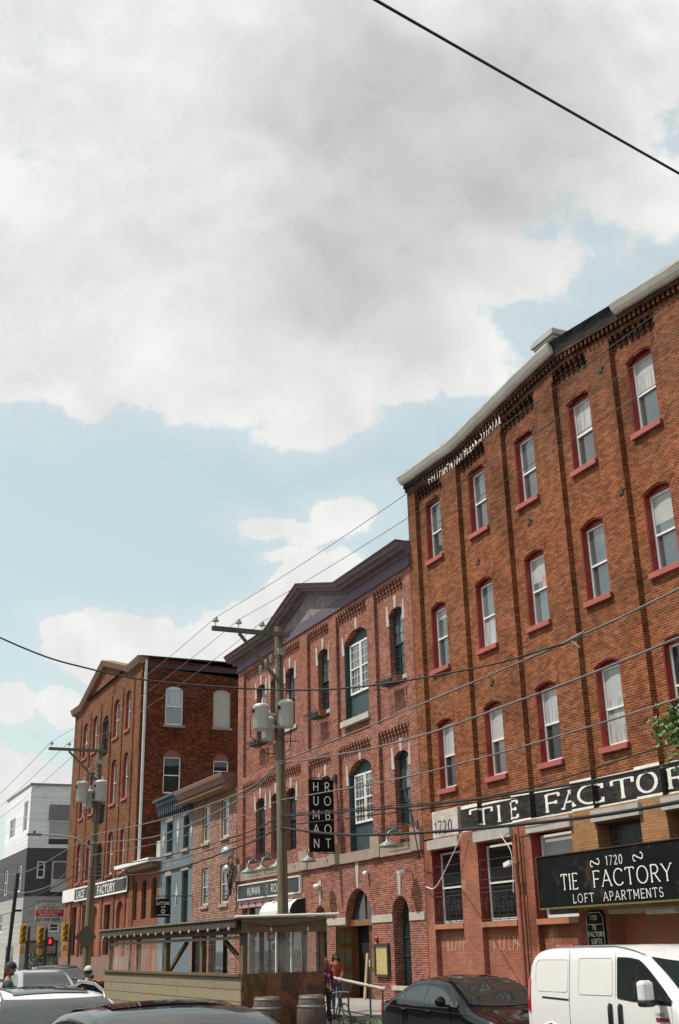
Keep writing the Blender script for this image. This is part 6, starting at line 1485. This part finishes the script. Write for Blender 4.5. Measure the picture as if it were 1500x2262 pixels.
def queue():
    SP = paint('silver_white_paint', (.62, .61, .60), .25, dust=.05); 
    prof = [(0, .62), (.08, .80), (.4, .95), (1.0, 1.02), (1.15, 1.06), (1.95, 1.46), (2.4, 1.56), (3.2, 1.58), (4.0, 1.50), (4.35, 1.30), (4.55, .95)]
    c = Car('white crossover with roof rails and dark sunroof, front left, seen nose on', 'car', 2.93, 12.35, -.02, 4.6, 1.74, prof, 1.05, .24, SP, crown=.045)
    c.topplate(1.08, 1.98, .74, .60, 'windscreen', CARGLASS, off=.012, bow=.12); c.topplate(2.2, 3.7, .44, .42, 'sunroof', CARGLASS, off=.012)
    lo = [(1.35, 1.06), (4.1, 1.14)]; hi = [(1.35, 1.08), (1.8, 1.32), (2.2, 1.44), (3.0, 1.47), (3.7, 1.42), (4.1, 1.24)]
    for (a, b) in ((1.42, 2.3), (2.38, 3.2), (3.27, 4.05)):
        pts = [a+(b-a)*k/12 for k in range(13)]; c.plate([(q, lin(lo, q)) for q in pts], [(q, lin(hi, q)-.01) for q in pts], 'side_window', CARGLASS, off=.007, n=12)
    for sd in (-1, 1):
        m = MB(); X = .60; m.tube([(c.x+sd*X, c.y+q, c.z+c.topz(q, X)+h) for q, h in ((2.05, .0), (2.15, .05), (2.6, .075), (3.3, .075), (3.85, .06), (3.98, .0))], .018, 8); m.build('roof_rail', plain('rail_metal', (.40, .40, .40), .3, metal=.8), c.T)
    c.plate([(.1, .68), (.5, .82)], [(.1, .80), (.5, .94)], 'headlight', glass('lamp_glass', (.42, .38, .33), 1.6), off=.012); c.mirror(1.5, 1.06, SP); c.wheels(.9, 3.6, .34)
    m = MB(); m.box(c.x-.06, c.x+.10, c.y+1.93, c.y+1.95, 1.33, 1.40); m.build('windscreen_sticker', WHITE, c.T)
    # grey saloon nearest the camera
    GP = paint('dark_grey_paint', (.022, .027, .032), .2, dust=.05)
    prof = [(0, .55), (.08, .74), (.4, .90), (1.0, .99), (1.2, 1.04), (1.95, 1.42), (2.4, 1.53), (2.9, 1.56), (3.4, 1.53), (4.1, 1.30), (4.45, 1.18), (4.6, .85)]
    c = Car('dark grey car nearest the camera, only its roof and windscreen in view', 'car', 2.90, 7.0, 0, 4.62, 1.80, prof, 1.02, .22, GP, crown=.05, r=.11)
    c.topplate(1.22, 2.10, .74, .60, 'windscreen', CARGLASS, off=.012, bow=.12); c.topplate(3.35, 4.2, .58, .66, 'rear_window', CARGLASS, off=.010, bow=-.06); c.topplate(2.55, 3.2, .50, .48, 'sunroof', glass('sunroof_glass', (.01, .01, .012), 1.5), off=.009)
    lo = [(1.35, 1.05), (4.0, 1.13)]; hi = [(1.35, 1.07), (1.8, 1.30), (2.3, 1.42), (3.0, 1.44), (3.5, 1.36), (4.0, 1.16)]
    c.plate([(a, b-.02) for a, b in lo], [(a, b+.02) for a, b in hi], 'window_chrome', plain('chrome', (.6, .6, .6), .12, metal=1), off=.004, n=30)
    for (a, b) in ((1.42, 2.5), (2.58, 3.9)):
        pts = [a+(b-a)*k/16 for k in range(17)]; c.plate([(q, lin(lo, q)) for q in pts], [(q, max(lin(hi, q)-.005, lin(lo, q)+.004)) for q in pts], 'side_window', CARGLASS, off=.009, n=16)
    c.mirror(1.55, 1.06, GP); c.wheels(.9, 3.7, .33)
    # silver hatch further back and the dark one behind it
    S2 = paint('silver_paint', (.40, .41, .41), .25, metal=.3)
    prof = [(0, .58), (.08, .76), (.4, .90), (1.0, 1.0), (1.15, 1.04), (1.9, 1.40), (2.4, 1.50), (3.2, 1.50), (3.9, 1.36), (4.3, 1.1), (4.45, .8)]
    c = Car('silver hatchback behind the white crossover, facing the camera', 'car', 7.35, 36.0, .0, 4.5, 1.78, prof, 1.0, .24, S2)
    c.topplate(1.1, 1.92, .72, .60, 'windscreen', CARGLASS, off=.012, bow=.12)
    lo = [(1.35, 1.04), (3.9, 1.12)]; hi = [(1.35, 1.06), (1.8, 1.28), (2.3, 1.40), (3.0, 1.41), (3.9, 1.2)]
    for (a, b) in ((1.42, 2.45), (2.53, 3.8)):
        pts = [a+(b-a)*k/10 for k in range(11)]; c.plate([(q, lin(lo, q)) for q in pts], [(q, lin(hi, q)-.005) for q in pts], 'side_window', CARGLASS, off=.009, n=10)
    c.mirror(1.5, 1.04, S2); c.wheels(.9, 3.5, .32); c.topplate(2.3, 3.2, .4, .4, 'sunroof', CARGLASS, off=.01)
    m = MB(); m.box(c.x-.1, c.x+.6, c.y+2.6, c.y+3.4, 1.51, 1.56); m.build('roof_box', S2, c.T)
    G2 = paint('dark_green_paint', (.05, .06, .045), .3)
    c = Car('dark olive car beyond the person in the white cap', 'car', 9.35, 43.2, 0, 4.6, 1.8, [(a, b*1.03) for a, b in prof[:-1]]+[(4.55, .85)], 1.03, .22, G2)
    c.topplate(1.1, 1.95, .73, .6, 'windscreen', CARGLASS, off=.012, bow=.12); c.plate([(1.42, 1.06), (3.9, 1.12)], [(1.42, 1.12), (3.9, 1.24)], 'side_window', CARGLASS); c.wheels(.9, 3.5, .33); c.mirror(1.5, 1.05, G2)
    for (x, y, lb) in ((4.9, 46.0, 'grey car farther back behind the man with the phone'),):
        c = Car(lb, 'car', x, y, 0, 4.5, 1.8, prof, 1.0, .24, paint('mid_grey_paint', (.18, .18, .19), .25)); c.topplate(1.1, 1.92, .72, .6, 'windscreen', CARGLASS, off=.012, bow=.12); c.plate([(1.42, 1.06), (3.8, 1.12)], [(1.42, 1.12), (3.8, 1.24)], 'side_window', CARGLASS); c.wheels(.9, 3.5, .32)
queue()

# ================================================================== PEOPLE
def skin(name, joints, edges, mat, parent, sub=2, root=0):
    """joints: list of (pos, radius or (rx, ry)); one continuous skinned surface"""
    base = WL[parent.name]; me = bpy.data.meshes.new(name)
    me.from_pydata([tuple(Vector(p)-base) for p, _ in joints], edges, [])
    o = bpy.data.objects.new(name, me); COL.objects.link(o)
    bm = bmesh.new(); bm.from_mesh(me); ly = bm.verts.layers.skin.verify(); bm.verts.ensure_lookup_table()
    for v, (_, r) in zip(bm.verts, joints): v[ly].radius = r if isinstance(r, tuple) else (r, r); v[ly].use_root = (v.index == root)
    bm.to_mesh(me); bm.free()
    sk = o.modifiers.new('skin', 'SKIN'); sk.use_smooth_shade = True; sk.branch_smoothing = .4
    sb = o.modifiers.new('sub', 'SUBSURF'); sb.levels = sub; sb.render_levels = sub
    dg = bpy.context.evaluated_depsgraph_get(); dg.update(); nm = bpy.data.meshes.new_from_object(o.evaluated_get(dg))
    o.modifiers.clear(); o.data = nm; nm.materials.clear(); nm.materials.append(mat); nm.name = name
    for p in nm.polygons: p.use_smooth = True
    o.parent = parent; WL[o.name] = base.copy(); return o
def person(label, x, y, z, h, face, skinc, hair, top_m, leg_m, shoe_m, arms, cap=None, long_hair=False, stride=.0, lean=0.0, beard=None, sleeve='long', tilt=(0, 0)):
    """face: heading angle (0 = toward -Y). arms: for each side list of 3 local offsets elbow, wrist (fractions of height: right, forward, up)"""
    T = thing('person', label, 'person', (x, y, z)); s = h
    f = Vector((math.sin(face), -math.cos(face), 0)); r = Vector((math.cos(face), math.sin(face), 0))*1.0
    def L(a, b, c): return Vector((x, y, z)) + r*a*s + f*(b*s+lean*max(0, c-.5)*s) + Vector((0, 0, c*s))
    SK = plain('skin_'+skinc[0], skinc[1], .5, var=.08, bump=.05)
    J = [(L(0, 0, .52), .068*s), (L(0, 0, .62), .060*s), (L(0, .005, .72), .070*s), (L(0, .0, .80), .062*s), (L(0, .005, .845), .033*s), (L(0, .012, .875), .034*s),
         (L(.055, 0, .50), .052*s), (L(.058, stride, .285), .034*s), (L(.06, stride*.3, .045), .022*s), (L(.062, stride*.3+.06, .018), .018*s),
         (L(-.055, 0, .50), .052*s), (L(-.058, -stride*.5, .285), .034*s), (L(-.06, -stride, .045), .022*s), (L(-.062, -stride+.06, .018), .018*s)]
    E = [(0, 1), (1, 2), (2, 3), (3, 4), (4, 5), (0, 6), (6, 7), (7, 8), (8, 9), (0, 10), (10, 11), (11, 12), (12, 13)]
    ends = []
    for sd, (el, wr) in zip((1, -1), arms):
        n = len(J); J += [(L(sd*.105, 0, .80), .032*s), (L(*el), .024*s), (L(*wr), .016*s)]
        E += [(3, n), (n, n+1), (n+1, n+2)]
        d = (L(*wr)-L(*el)).normalized(); pw = L(*wr); q = pw+d*.03*s; J.append((q, .018*s)); E.append((n+2, n+3))
        side = d.cross(Vector((0, 0, 1))).normalized(); dn = side.cross(d).normalized()
        for k, (o_, ln) in enumerate(((-.015, .036), (-.005, .043), (.005, .040), (.015, .032))):
            m = len(J); J += [(q+d*.018*s+side*o_*s, .0055*s), (q+d*(.018+ln*.6)*s+side*o_*s-dn*.006*s, .005*s), (q+d*(.016+ln)*s+side*o_*s-dn*.018*s, .0045*s)]; E += [(n+3, m), (m, m+1), (m+1, m+2)]
        m = len(J); J += [(q+side*.022*s*sd, .006*s), (q+side*.028*s*sd+d*.025*s, .0055*s)]; E += [(n+3, m), (m, m+1)]
        ends.append((el, wr))
    skin('body', J, E, SK, T)
    # head with face
    hc = L(0, .015, .935); m = MB(); rows = []
    up = (Vector((0, 0, 1))+f*tilt[0]+r*tilt[1]).normalized(); ff = (f-up*f.dot(up)).normalized(); rr_ = up.cross(ff)*-1
    for i in range(17):
        t = math.pi*i/16; row = []
        for k in range(20):
            a = 2*math.pi*k/20; cx, cy, cz = math.sin(t)*math.cos(a), math.sin(t)*math.sin(a), math.cos(t)
            wx, wy = .046, .056
            if cz < 0: wx *= 1+.32*cz; wy *= 1+.16*cz
            fy = cy*wy+(.006 if cy > .6 and -.25 < cz < .1 and abs(cx) < .25 else 0)
            row.append(hc+(rr_*cx*wx+ff*fy+up*cz*.066)*s)
        rows.append(row)
    m.grid(rows, closed=True); hd = m.build('head', SK, T)
    m = MB(); n0 = hc+(ff*.052-up*.004)*s; m.tube([n0+up*.014*s, n0+ff*.010*s-up*.006*s, n0-up*.012*s], [.004*s, .0075*s, .006*s], 6); 
    for sd in (1, -1): m.ball(hc+(rr_*.046*sd-up*.002)*s, .012*s, 8, (.5, 1, 1.4))
    m.build('nose_and_ears', SK, hd)
    m = MB()
    for sd in (1, -1): m.ball(hc+(rr_*.018*sd+ff*.050+up*.008)*s, .006*s, 6); m.tube([hc+(rr_*(.010)*sd+ff*.054+up*.020)*s, hc+(rr_*.028*sd+ff*.048+up*.021)*s], .002*s, 4)
    m.build('eyes', plain('eye_dark', (.02, .015, .012), .3), hd)
    m = MB(); m.tube([hc+(rr_*-.014+ff*.047-up*.028)*s, hc+(ff*.052-up*.029)*s, hc+(rr_*.014+ff*.047-up*.028)*s], .0035*s, 5); m.build('mouth', plain('lip', (.30, .10, .08), .5), hd)
    HM = plain('hair_'+hair[0], hair[1], .6, var=.4, scale=30)
    m = MB(); rows = []
    for i in range(10):
        t = math.pi*.60*i/9; row = []
        for k in range(20):
            a = 2*math.pi*k/20; front = max(0, math.sin(a)); tt = min(t, math.pi*(.60-.30*front)); row.append(hc+(rr_*math.sin(tt)*math.cos(a)*.052+ff*(math.sin(tt)*math.sin(a)*.062-.004)+up*(math.cos(tt)*.073))*s)
        rows.append(row)
    m.grid(rows, closed=True)
    if long_hair:
        for sd in (1, -1): m.tube([hc+(rr_*.040*sd-ff*.005+up*.03)*s, hc+(rr_*.052*sd-ff*.0-up*.03)*s, hc+(rr_*.058*sd+ff*.01-up*.10)*s, hc+(rr_*.055*sd+ff*.02-up*.16)*s], [.018*s, .026*s, .024*s, .008*s], 8)
        m.tube([hc+(-ff*.04+up*.03)*s, hc+(-ff*.055-up*.05)*s, hc+(-ff*.05-up*.15)*s], [.03*s, .042*s, .02*s], 8)
    m.build('hair', HM, T)
    if beard: m = MB(); m.ball(hc+(ff*.028-up*.042)*s, .034*s, 10, (1, .8, .7)); m.build('beard', HM, T)
    if cap:
        m = MB(); rows = []
        for i in range(8):
            t = math.pi*.5*i/7; rows.append([hc+(rr_*math.sin(t)*math.cos(2*math.pi*k/18)*.057+ff*math.sin(t)*math.sin(2*math.pi*k/18)*.067+up*(math.cos(t)*.062+.018))*s for k in range(18)])
        m.grid(rows, closed=True); m.prism([(-.045, .05), (.045, .05), (.035, .105), (0, .115), (-.035, .105)], .016, .021, lambda u, v, d: tuple(hc+(rr_*u+ff*v+up*d)*s)); m.build('cap', cap, T)
    # clothes follow the same skeleton, a little larger
    g = 1.13
    JJ = [(L(0, 0, .50), .074*s), (L(0, 0, .62), .068*s), (L(0, .004, .72), .079*s), (L(0, 0, .805), .066*s), (L(0, 0, .835), .040*s)]; EE = [(0, 1), (1, 2), (2, 3), (3, 4)]
    for sd, (el, wr) in zip((1, -1), ends):
        n = len(JJ); el_, wr_ = L(*el), L(*wr)
        JJ += [(L(sd*.108, 0, .80), .041*s), (el_ if sleeve == 'long' else L(sd*.108, 0, .80).lerp(el_, .72), .033*s)]; EE += [(3, n), (n, n+1)]
        if sleeve == 'long': JJ.append((el_.lerp(wr_, .92), .025*s)); EE.append((n+1, n+2))
    skin('shirt', JJ, EE, top_m, T, root=1)
    JJ = [(L(0, 0, .545), .066*s), (L(0, 0, .505), .072*s), (L(.056, 0, .47), .058*s), (L(.058, stride, .285), .043*s), (L(.06, stride*.3, .06), .034*s), (L(-.056, 0, .47), .058*s), (L(-.058, -stride*.5, .285), .043*s), (L(-.06, -stride, .06), .034*s)]
    skin('trousers', JJ, [(0, 1), (1, 2), (2, 3), (3, 4), (1, 5), (5, 6), (6, 7)], leg_m, T, root=1)
    for a, b in ((.06, stride*.3), (-.06, -stride)):
        m = MB(); p = L(a, b+.03, 0); 
        rows = []
        for i in range(9):
            t = math.pi*i/8; rows.append([p+(rr_*0+r*math.sin(t)*math.cos(2*math.pi*k/14)*.030-f*math.cos(t)*-.078+Vector((0, 0, 1))*(math.sin(t)*max(-.35, math.sin(2*math.pi*k/14))*.038+.016))*s for k in range(14)])
        m.grid(rows, closed=True); m.build('shoe', shoe_m, T)
    return T
DEN = plain('blue_denim', (.05, .085, .14), .85, var=.35, scale=8)
def plaid():
    m, g, b = newmat('plaid_cloth'); co = coords(g); sp = g.n('ShaderNodeSeparateXYZ'); g.l(co, sp.inputs[0])
    a = g.m('GREATER_THAN', g.m('FRACT', g.m('MULTIPLY', sp.outputs[2], 8)), .5); c = g.m('GREATER_THAN', g.m('FRACT', g.m('MULTIPLY', g.m('ADD', sp.outputs[0], sp.outputs[1]), 8)), .5)
    g.l(g.mix(g.m('MULTIPLY', g.m('ADD', a, c), .5), (.02, .02, .10), (.30, .02, .06)), b.inputs['Base Color']); b.inputs['Roughness'].default_value = .9; return m
person('person in a rust red jacket and blue jeans looking down by the pub door', 13.85, 30.5, .30, 1.50, R_(-35), ('fair', (.45, .25, .16)), ('brown', (.07, .035, .018)), plain('rust_jacket', (.30, .055, .02), .8, var=.2, scale=6), DEN, plain('pale_shoe', (.45, .38, .26), .7),
       [((.13, .03, .63), (.10, .13, .56)), ((-.12, .02, .63), (-.09, .10, .55))], long_hair=True, tilt=(.35, -.1), lean=.05)
person('person in a red and blue plaid shirt, half hidden by the corner of the parklet', 12.98, 29.3, .15, 1.52, R_(150), ('fair', (.45, .25, .16)), ('sandy', (.22, .13, .05)), plaid(), plain('dark_trousers', (.03, .03, .045), .85), plain('dark_shoe', (.03, .025, .02), .6),
       [((.12, .02, .63), (.12, .08, .50)), ((-.12, .02, .63), (-.12, .08, .50))], long_hair=True)
t = person('bearded man in a slate blue t-shirt and dark cap looking at a phone, far left', 4.08, 24.6, .0, 1.80, R_(78), ('tan', (.36, .18, .11)), ('auburn', (.13, .05, .025)), plain('slate_tshirt', (.055, .075, .115), .85, var=.2), plain('dark_shorts', (.03, .035, .05), .85), plain('dark_shoe', (.03, .025, .02), .6),
       [((.12, .05, .63), (.06, .20, .64)), ((-.12, .05, .63), (-.05, .20, .645))], cap=plain('navy_cap', (.02, .022, .03), .7), beard=True, sleeve='short', tilt=(.25, 0))
P = thing('phone', 'black phone held by the man in the slate blue t-shirt', 'phone', (4.5, 24.5, 1.2)); m = MB(); m.obox((4.08+.43*math.sin(R_(78)), 24.6-.43*math.cos(R_(78)), 1.20), (.01, .035, 0), (.06, 0, .03), (0, 0, .006)); m.build('phone_body', BLACKT, P)
person('person in black with a white cap seen from behind, between the parked cars', 6.22, 27.0, .0, 1.66, R_(185), ('tan', (.36, .18, .11)), ('black', (.02, .018, .015)), plain('black_hoodie', (.012, .012, .014), .9, var=.3), plain('black_trousers', (.015, .015, .018), .9), plain('dark_shoe', (.03, .025, .02), .6),
       [((.15, .03, .63), (.06, .12, .62)), ((-.15, .03, .63), (-.06, .12, .62))], cap=plain('cream_cap', (.55, .48, .40), .8))

# ================================================================== street tree at the right edge
def tree():
    T = thing('street_tree', 'leafy street tree with white blossom clusters at the right edge', 'tree', (13.0, 12.6, .15)); rr = random.Random(11)
    c = Vector((13.75, 12.95, 4.95)); R = Vector((1.9, 2.1, .78))
    m = MB(); m.tube([(13.3, 13.2, .1), (13.32, 13.25, 1.5), (13.4, 13.4, 3.0), (13.5, 13.5, 4.6)], [.14, .12, .10, .05], 10); m.build('trunk', plain('bark', (.10, .08, .06), .9, var=.4, bump=.6), T)
    m = MB()
    for k in range(18):
        a = rr.uniform(0, 6.28); e = rr.uniform(.1, 1.2); d = Vector((math.cos(a)*math.cos(e)*R.x, math.sin(a)*math.cos(e)*R.y, math.sin(e)*R.z))*.85; s0 = Vector((13.4, 13.4, rr.uniform(2.9, 4.4)))
        m.tube([s0, s0.lerp(c+d, .5)+Vector((0, 0, .15)), c+d], [.04, .022, .008], 5)
    m.build('limbs', plain('bark', (.10, .08, .06)), T)
    clumps = []
    for k in range(190):
        d = Vector((rr.gauss(0, 1), rr.gauss(0, 1), rr.gauss(0, 1))).normalized(); q = rr.uniform(.35, 1.0)**.6
        clumps.append(c+Vector((d.x*R.x, d.y*R.y, d.z*R.z))*q*rr.uniform(.85, 1.06))
    m = MB(); fl = MB()
    for cl in clumps:
        for _ in range(120):
            p = cl+Vector((rr.gauss(0, .17), rr.gauss(0, .17), rr.gauss(0, .11))); q = Vector((rr.uniform(-1, 1), rr.uniform(-1, 1), rr.uniform(-.6, .6))).normalized()*rr.uniform(.05, .09); r = q.cross(Vector((rr.uniform(-.5, .5), rr.uniform(-.5, .5), 1))).normalized()*.034
            m.face([p-q, p+r-Vector((0, 0, .008)), p+q, p-r-Vector((0, 0, .008))])
        for _ in range(7):
            p = cl+Vector((rr.gauss(0, .19), rr.gauss(0, .19), .10+abs(rr.gauss(0, .10))))
            for _ in range(4): w = p+Vector((rr.gauss(0, .022), rr.gauss(0, .022), rr.gauss(0, .012))); fl.ball(w, rr.uniform(.012, .02), 5)
    fm, g, b = newmat('tree_leaf'); co = coords(g); n = g.ramp(g.noise(co, 3, 4, .6), .3, .7, 0, 1); g.l(g.mix(n, (.045, .12, .022), (.10, .22, .04)), b.inputs['Base Color']); b.inputs['Roughness'].default_value = .45
    m.build('crown', fm, T); fl.build('blossom', plain('cream_petals', (.48, .46, .34), .7), T)
tree()

# ------------------------------------------------------------------ unseen houses added across the street to darken reflections and low sky fill
def opposite():
    mp = lambda u, z, d: (-8.0-d, u, z)
    for (y0, y1, h, mat, lb) in ((-22, -2, 8.5, ADDB, 'unseen long brick warehouse added across the street, behind the camera'), (-1.9, 14, 7.2, ROWB, 'unseen pale jointed brick house added across the street'), (14.1, 34, 9.0, HRB, 'unseen red brick house added across the street opposite the pub'), (34.1, 62, 7.8, LACEF, 'unseen brown brick house added across the street opposite the lace factory'), (62.1, 84, 9.2, TIE, 'unseen orange brick house added across the street at the far end')):
        T = thing('added_brick_house', lb, 'building', (-8, (y0+y1)/2, 0), 'unseen houses added across the street to darken reflections'); hs = []; y = y0+1.2
        while y < y1-2:
            for z in (.9, 4.4): hs.append((y, y+1.1, z, z+1.9, 0))
            y += 2.6
        m = MB(); wall(m, mp, y0, y1, 0, h, hs, .25); m.box(-18, -8.26, y0, y1, 0, h-.05); m.build('wall', mat, T)
        for q in hs: sash(T, mp, q[0], q[1], q[2], q[3], 0, .18, up=GLS, lo=GLD, fw=.06)
        m = MB(); m.box(-18, -7.7, y0-.02, y1+.02, h, h+.35); m.build('cornice', CORN, T)
opposite()
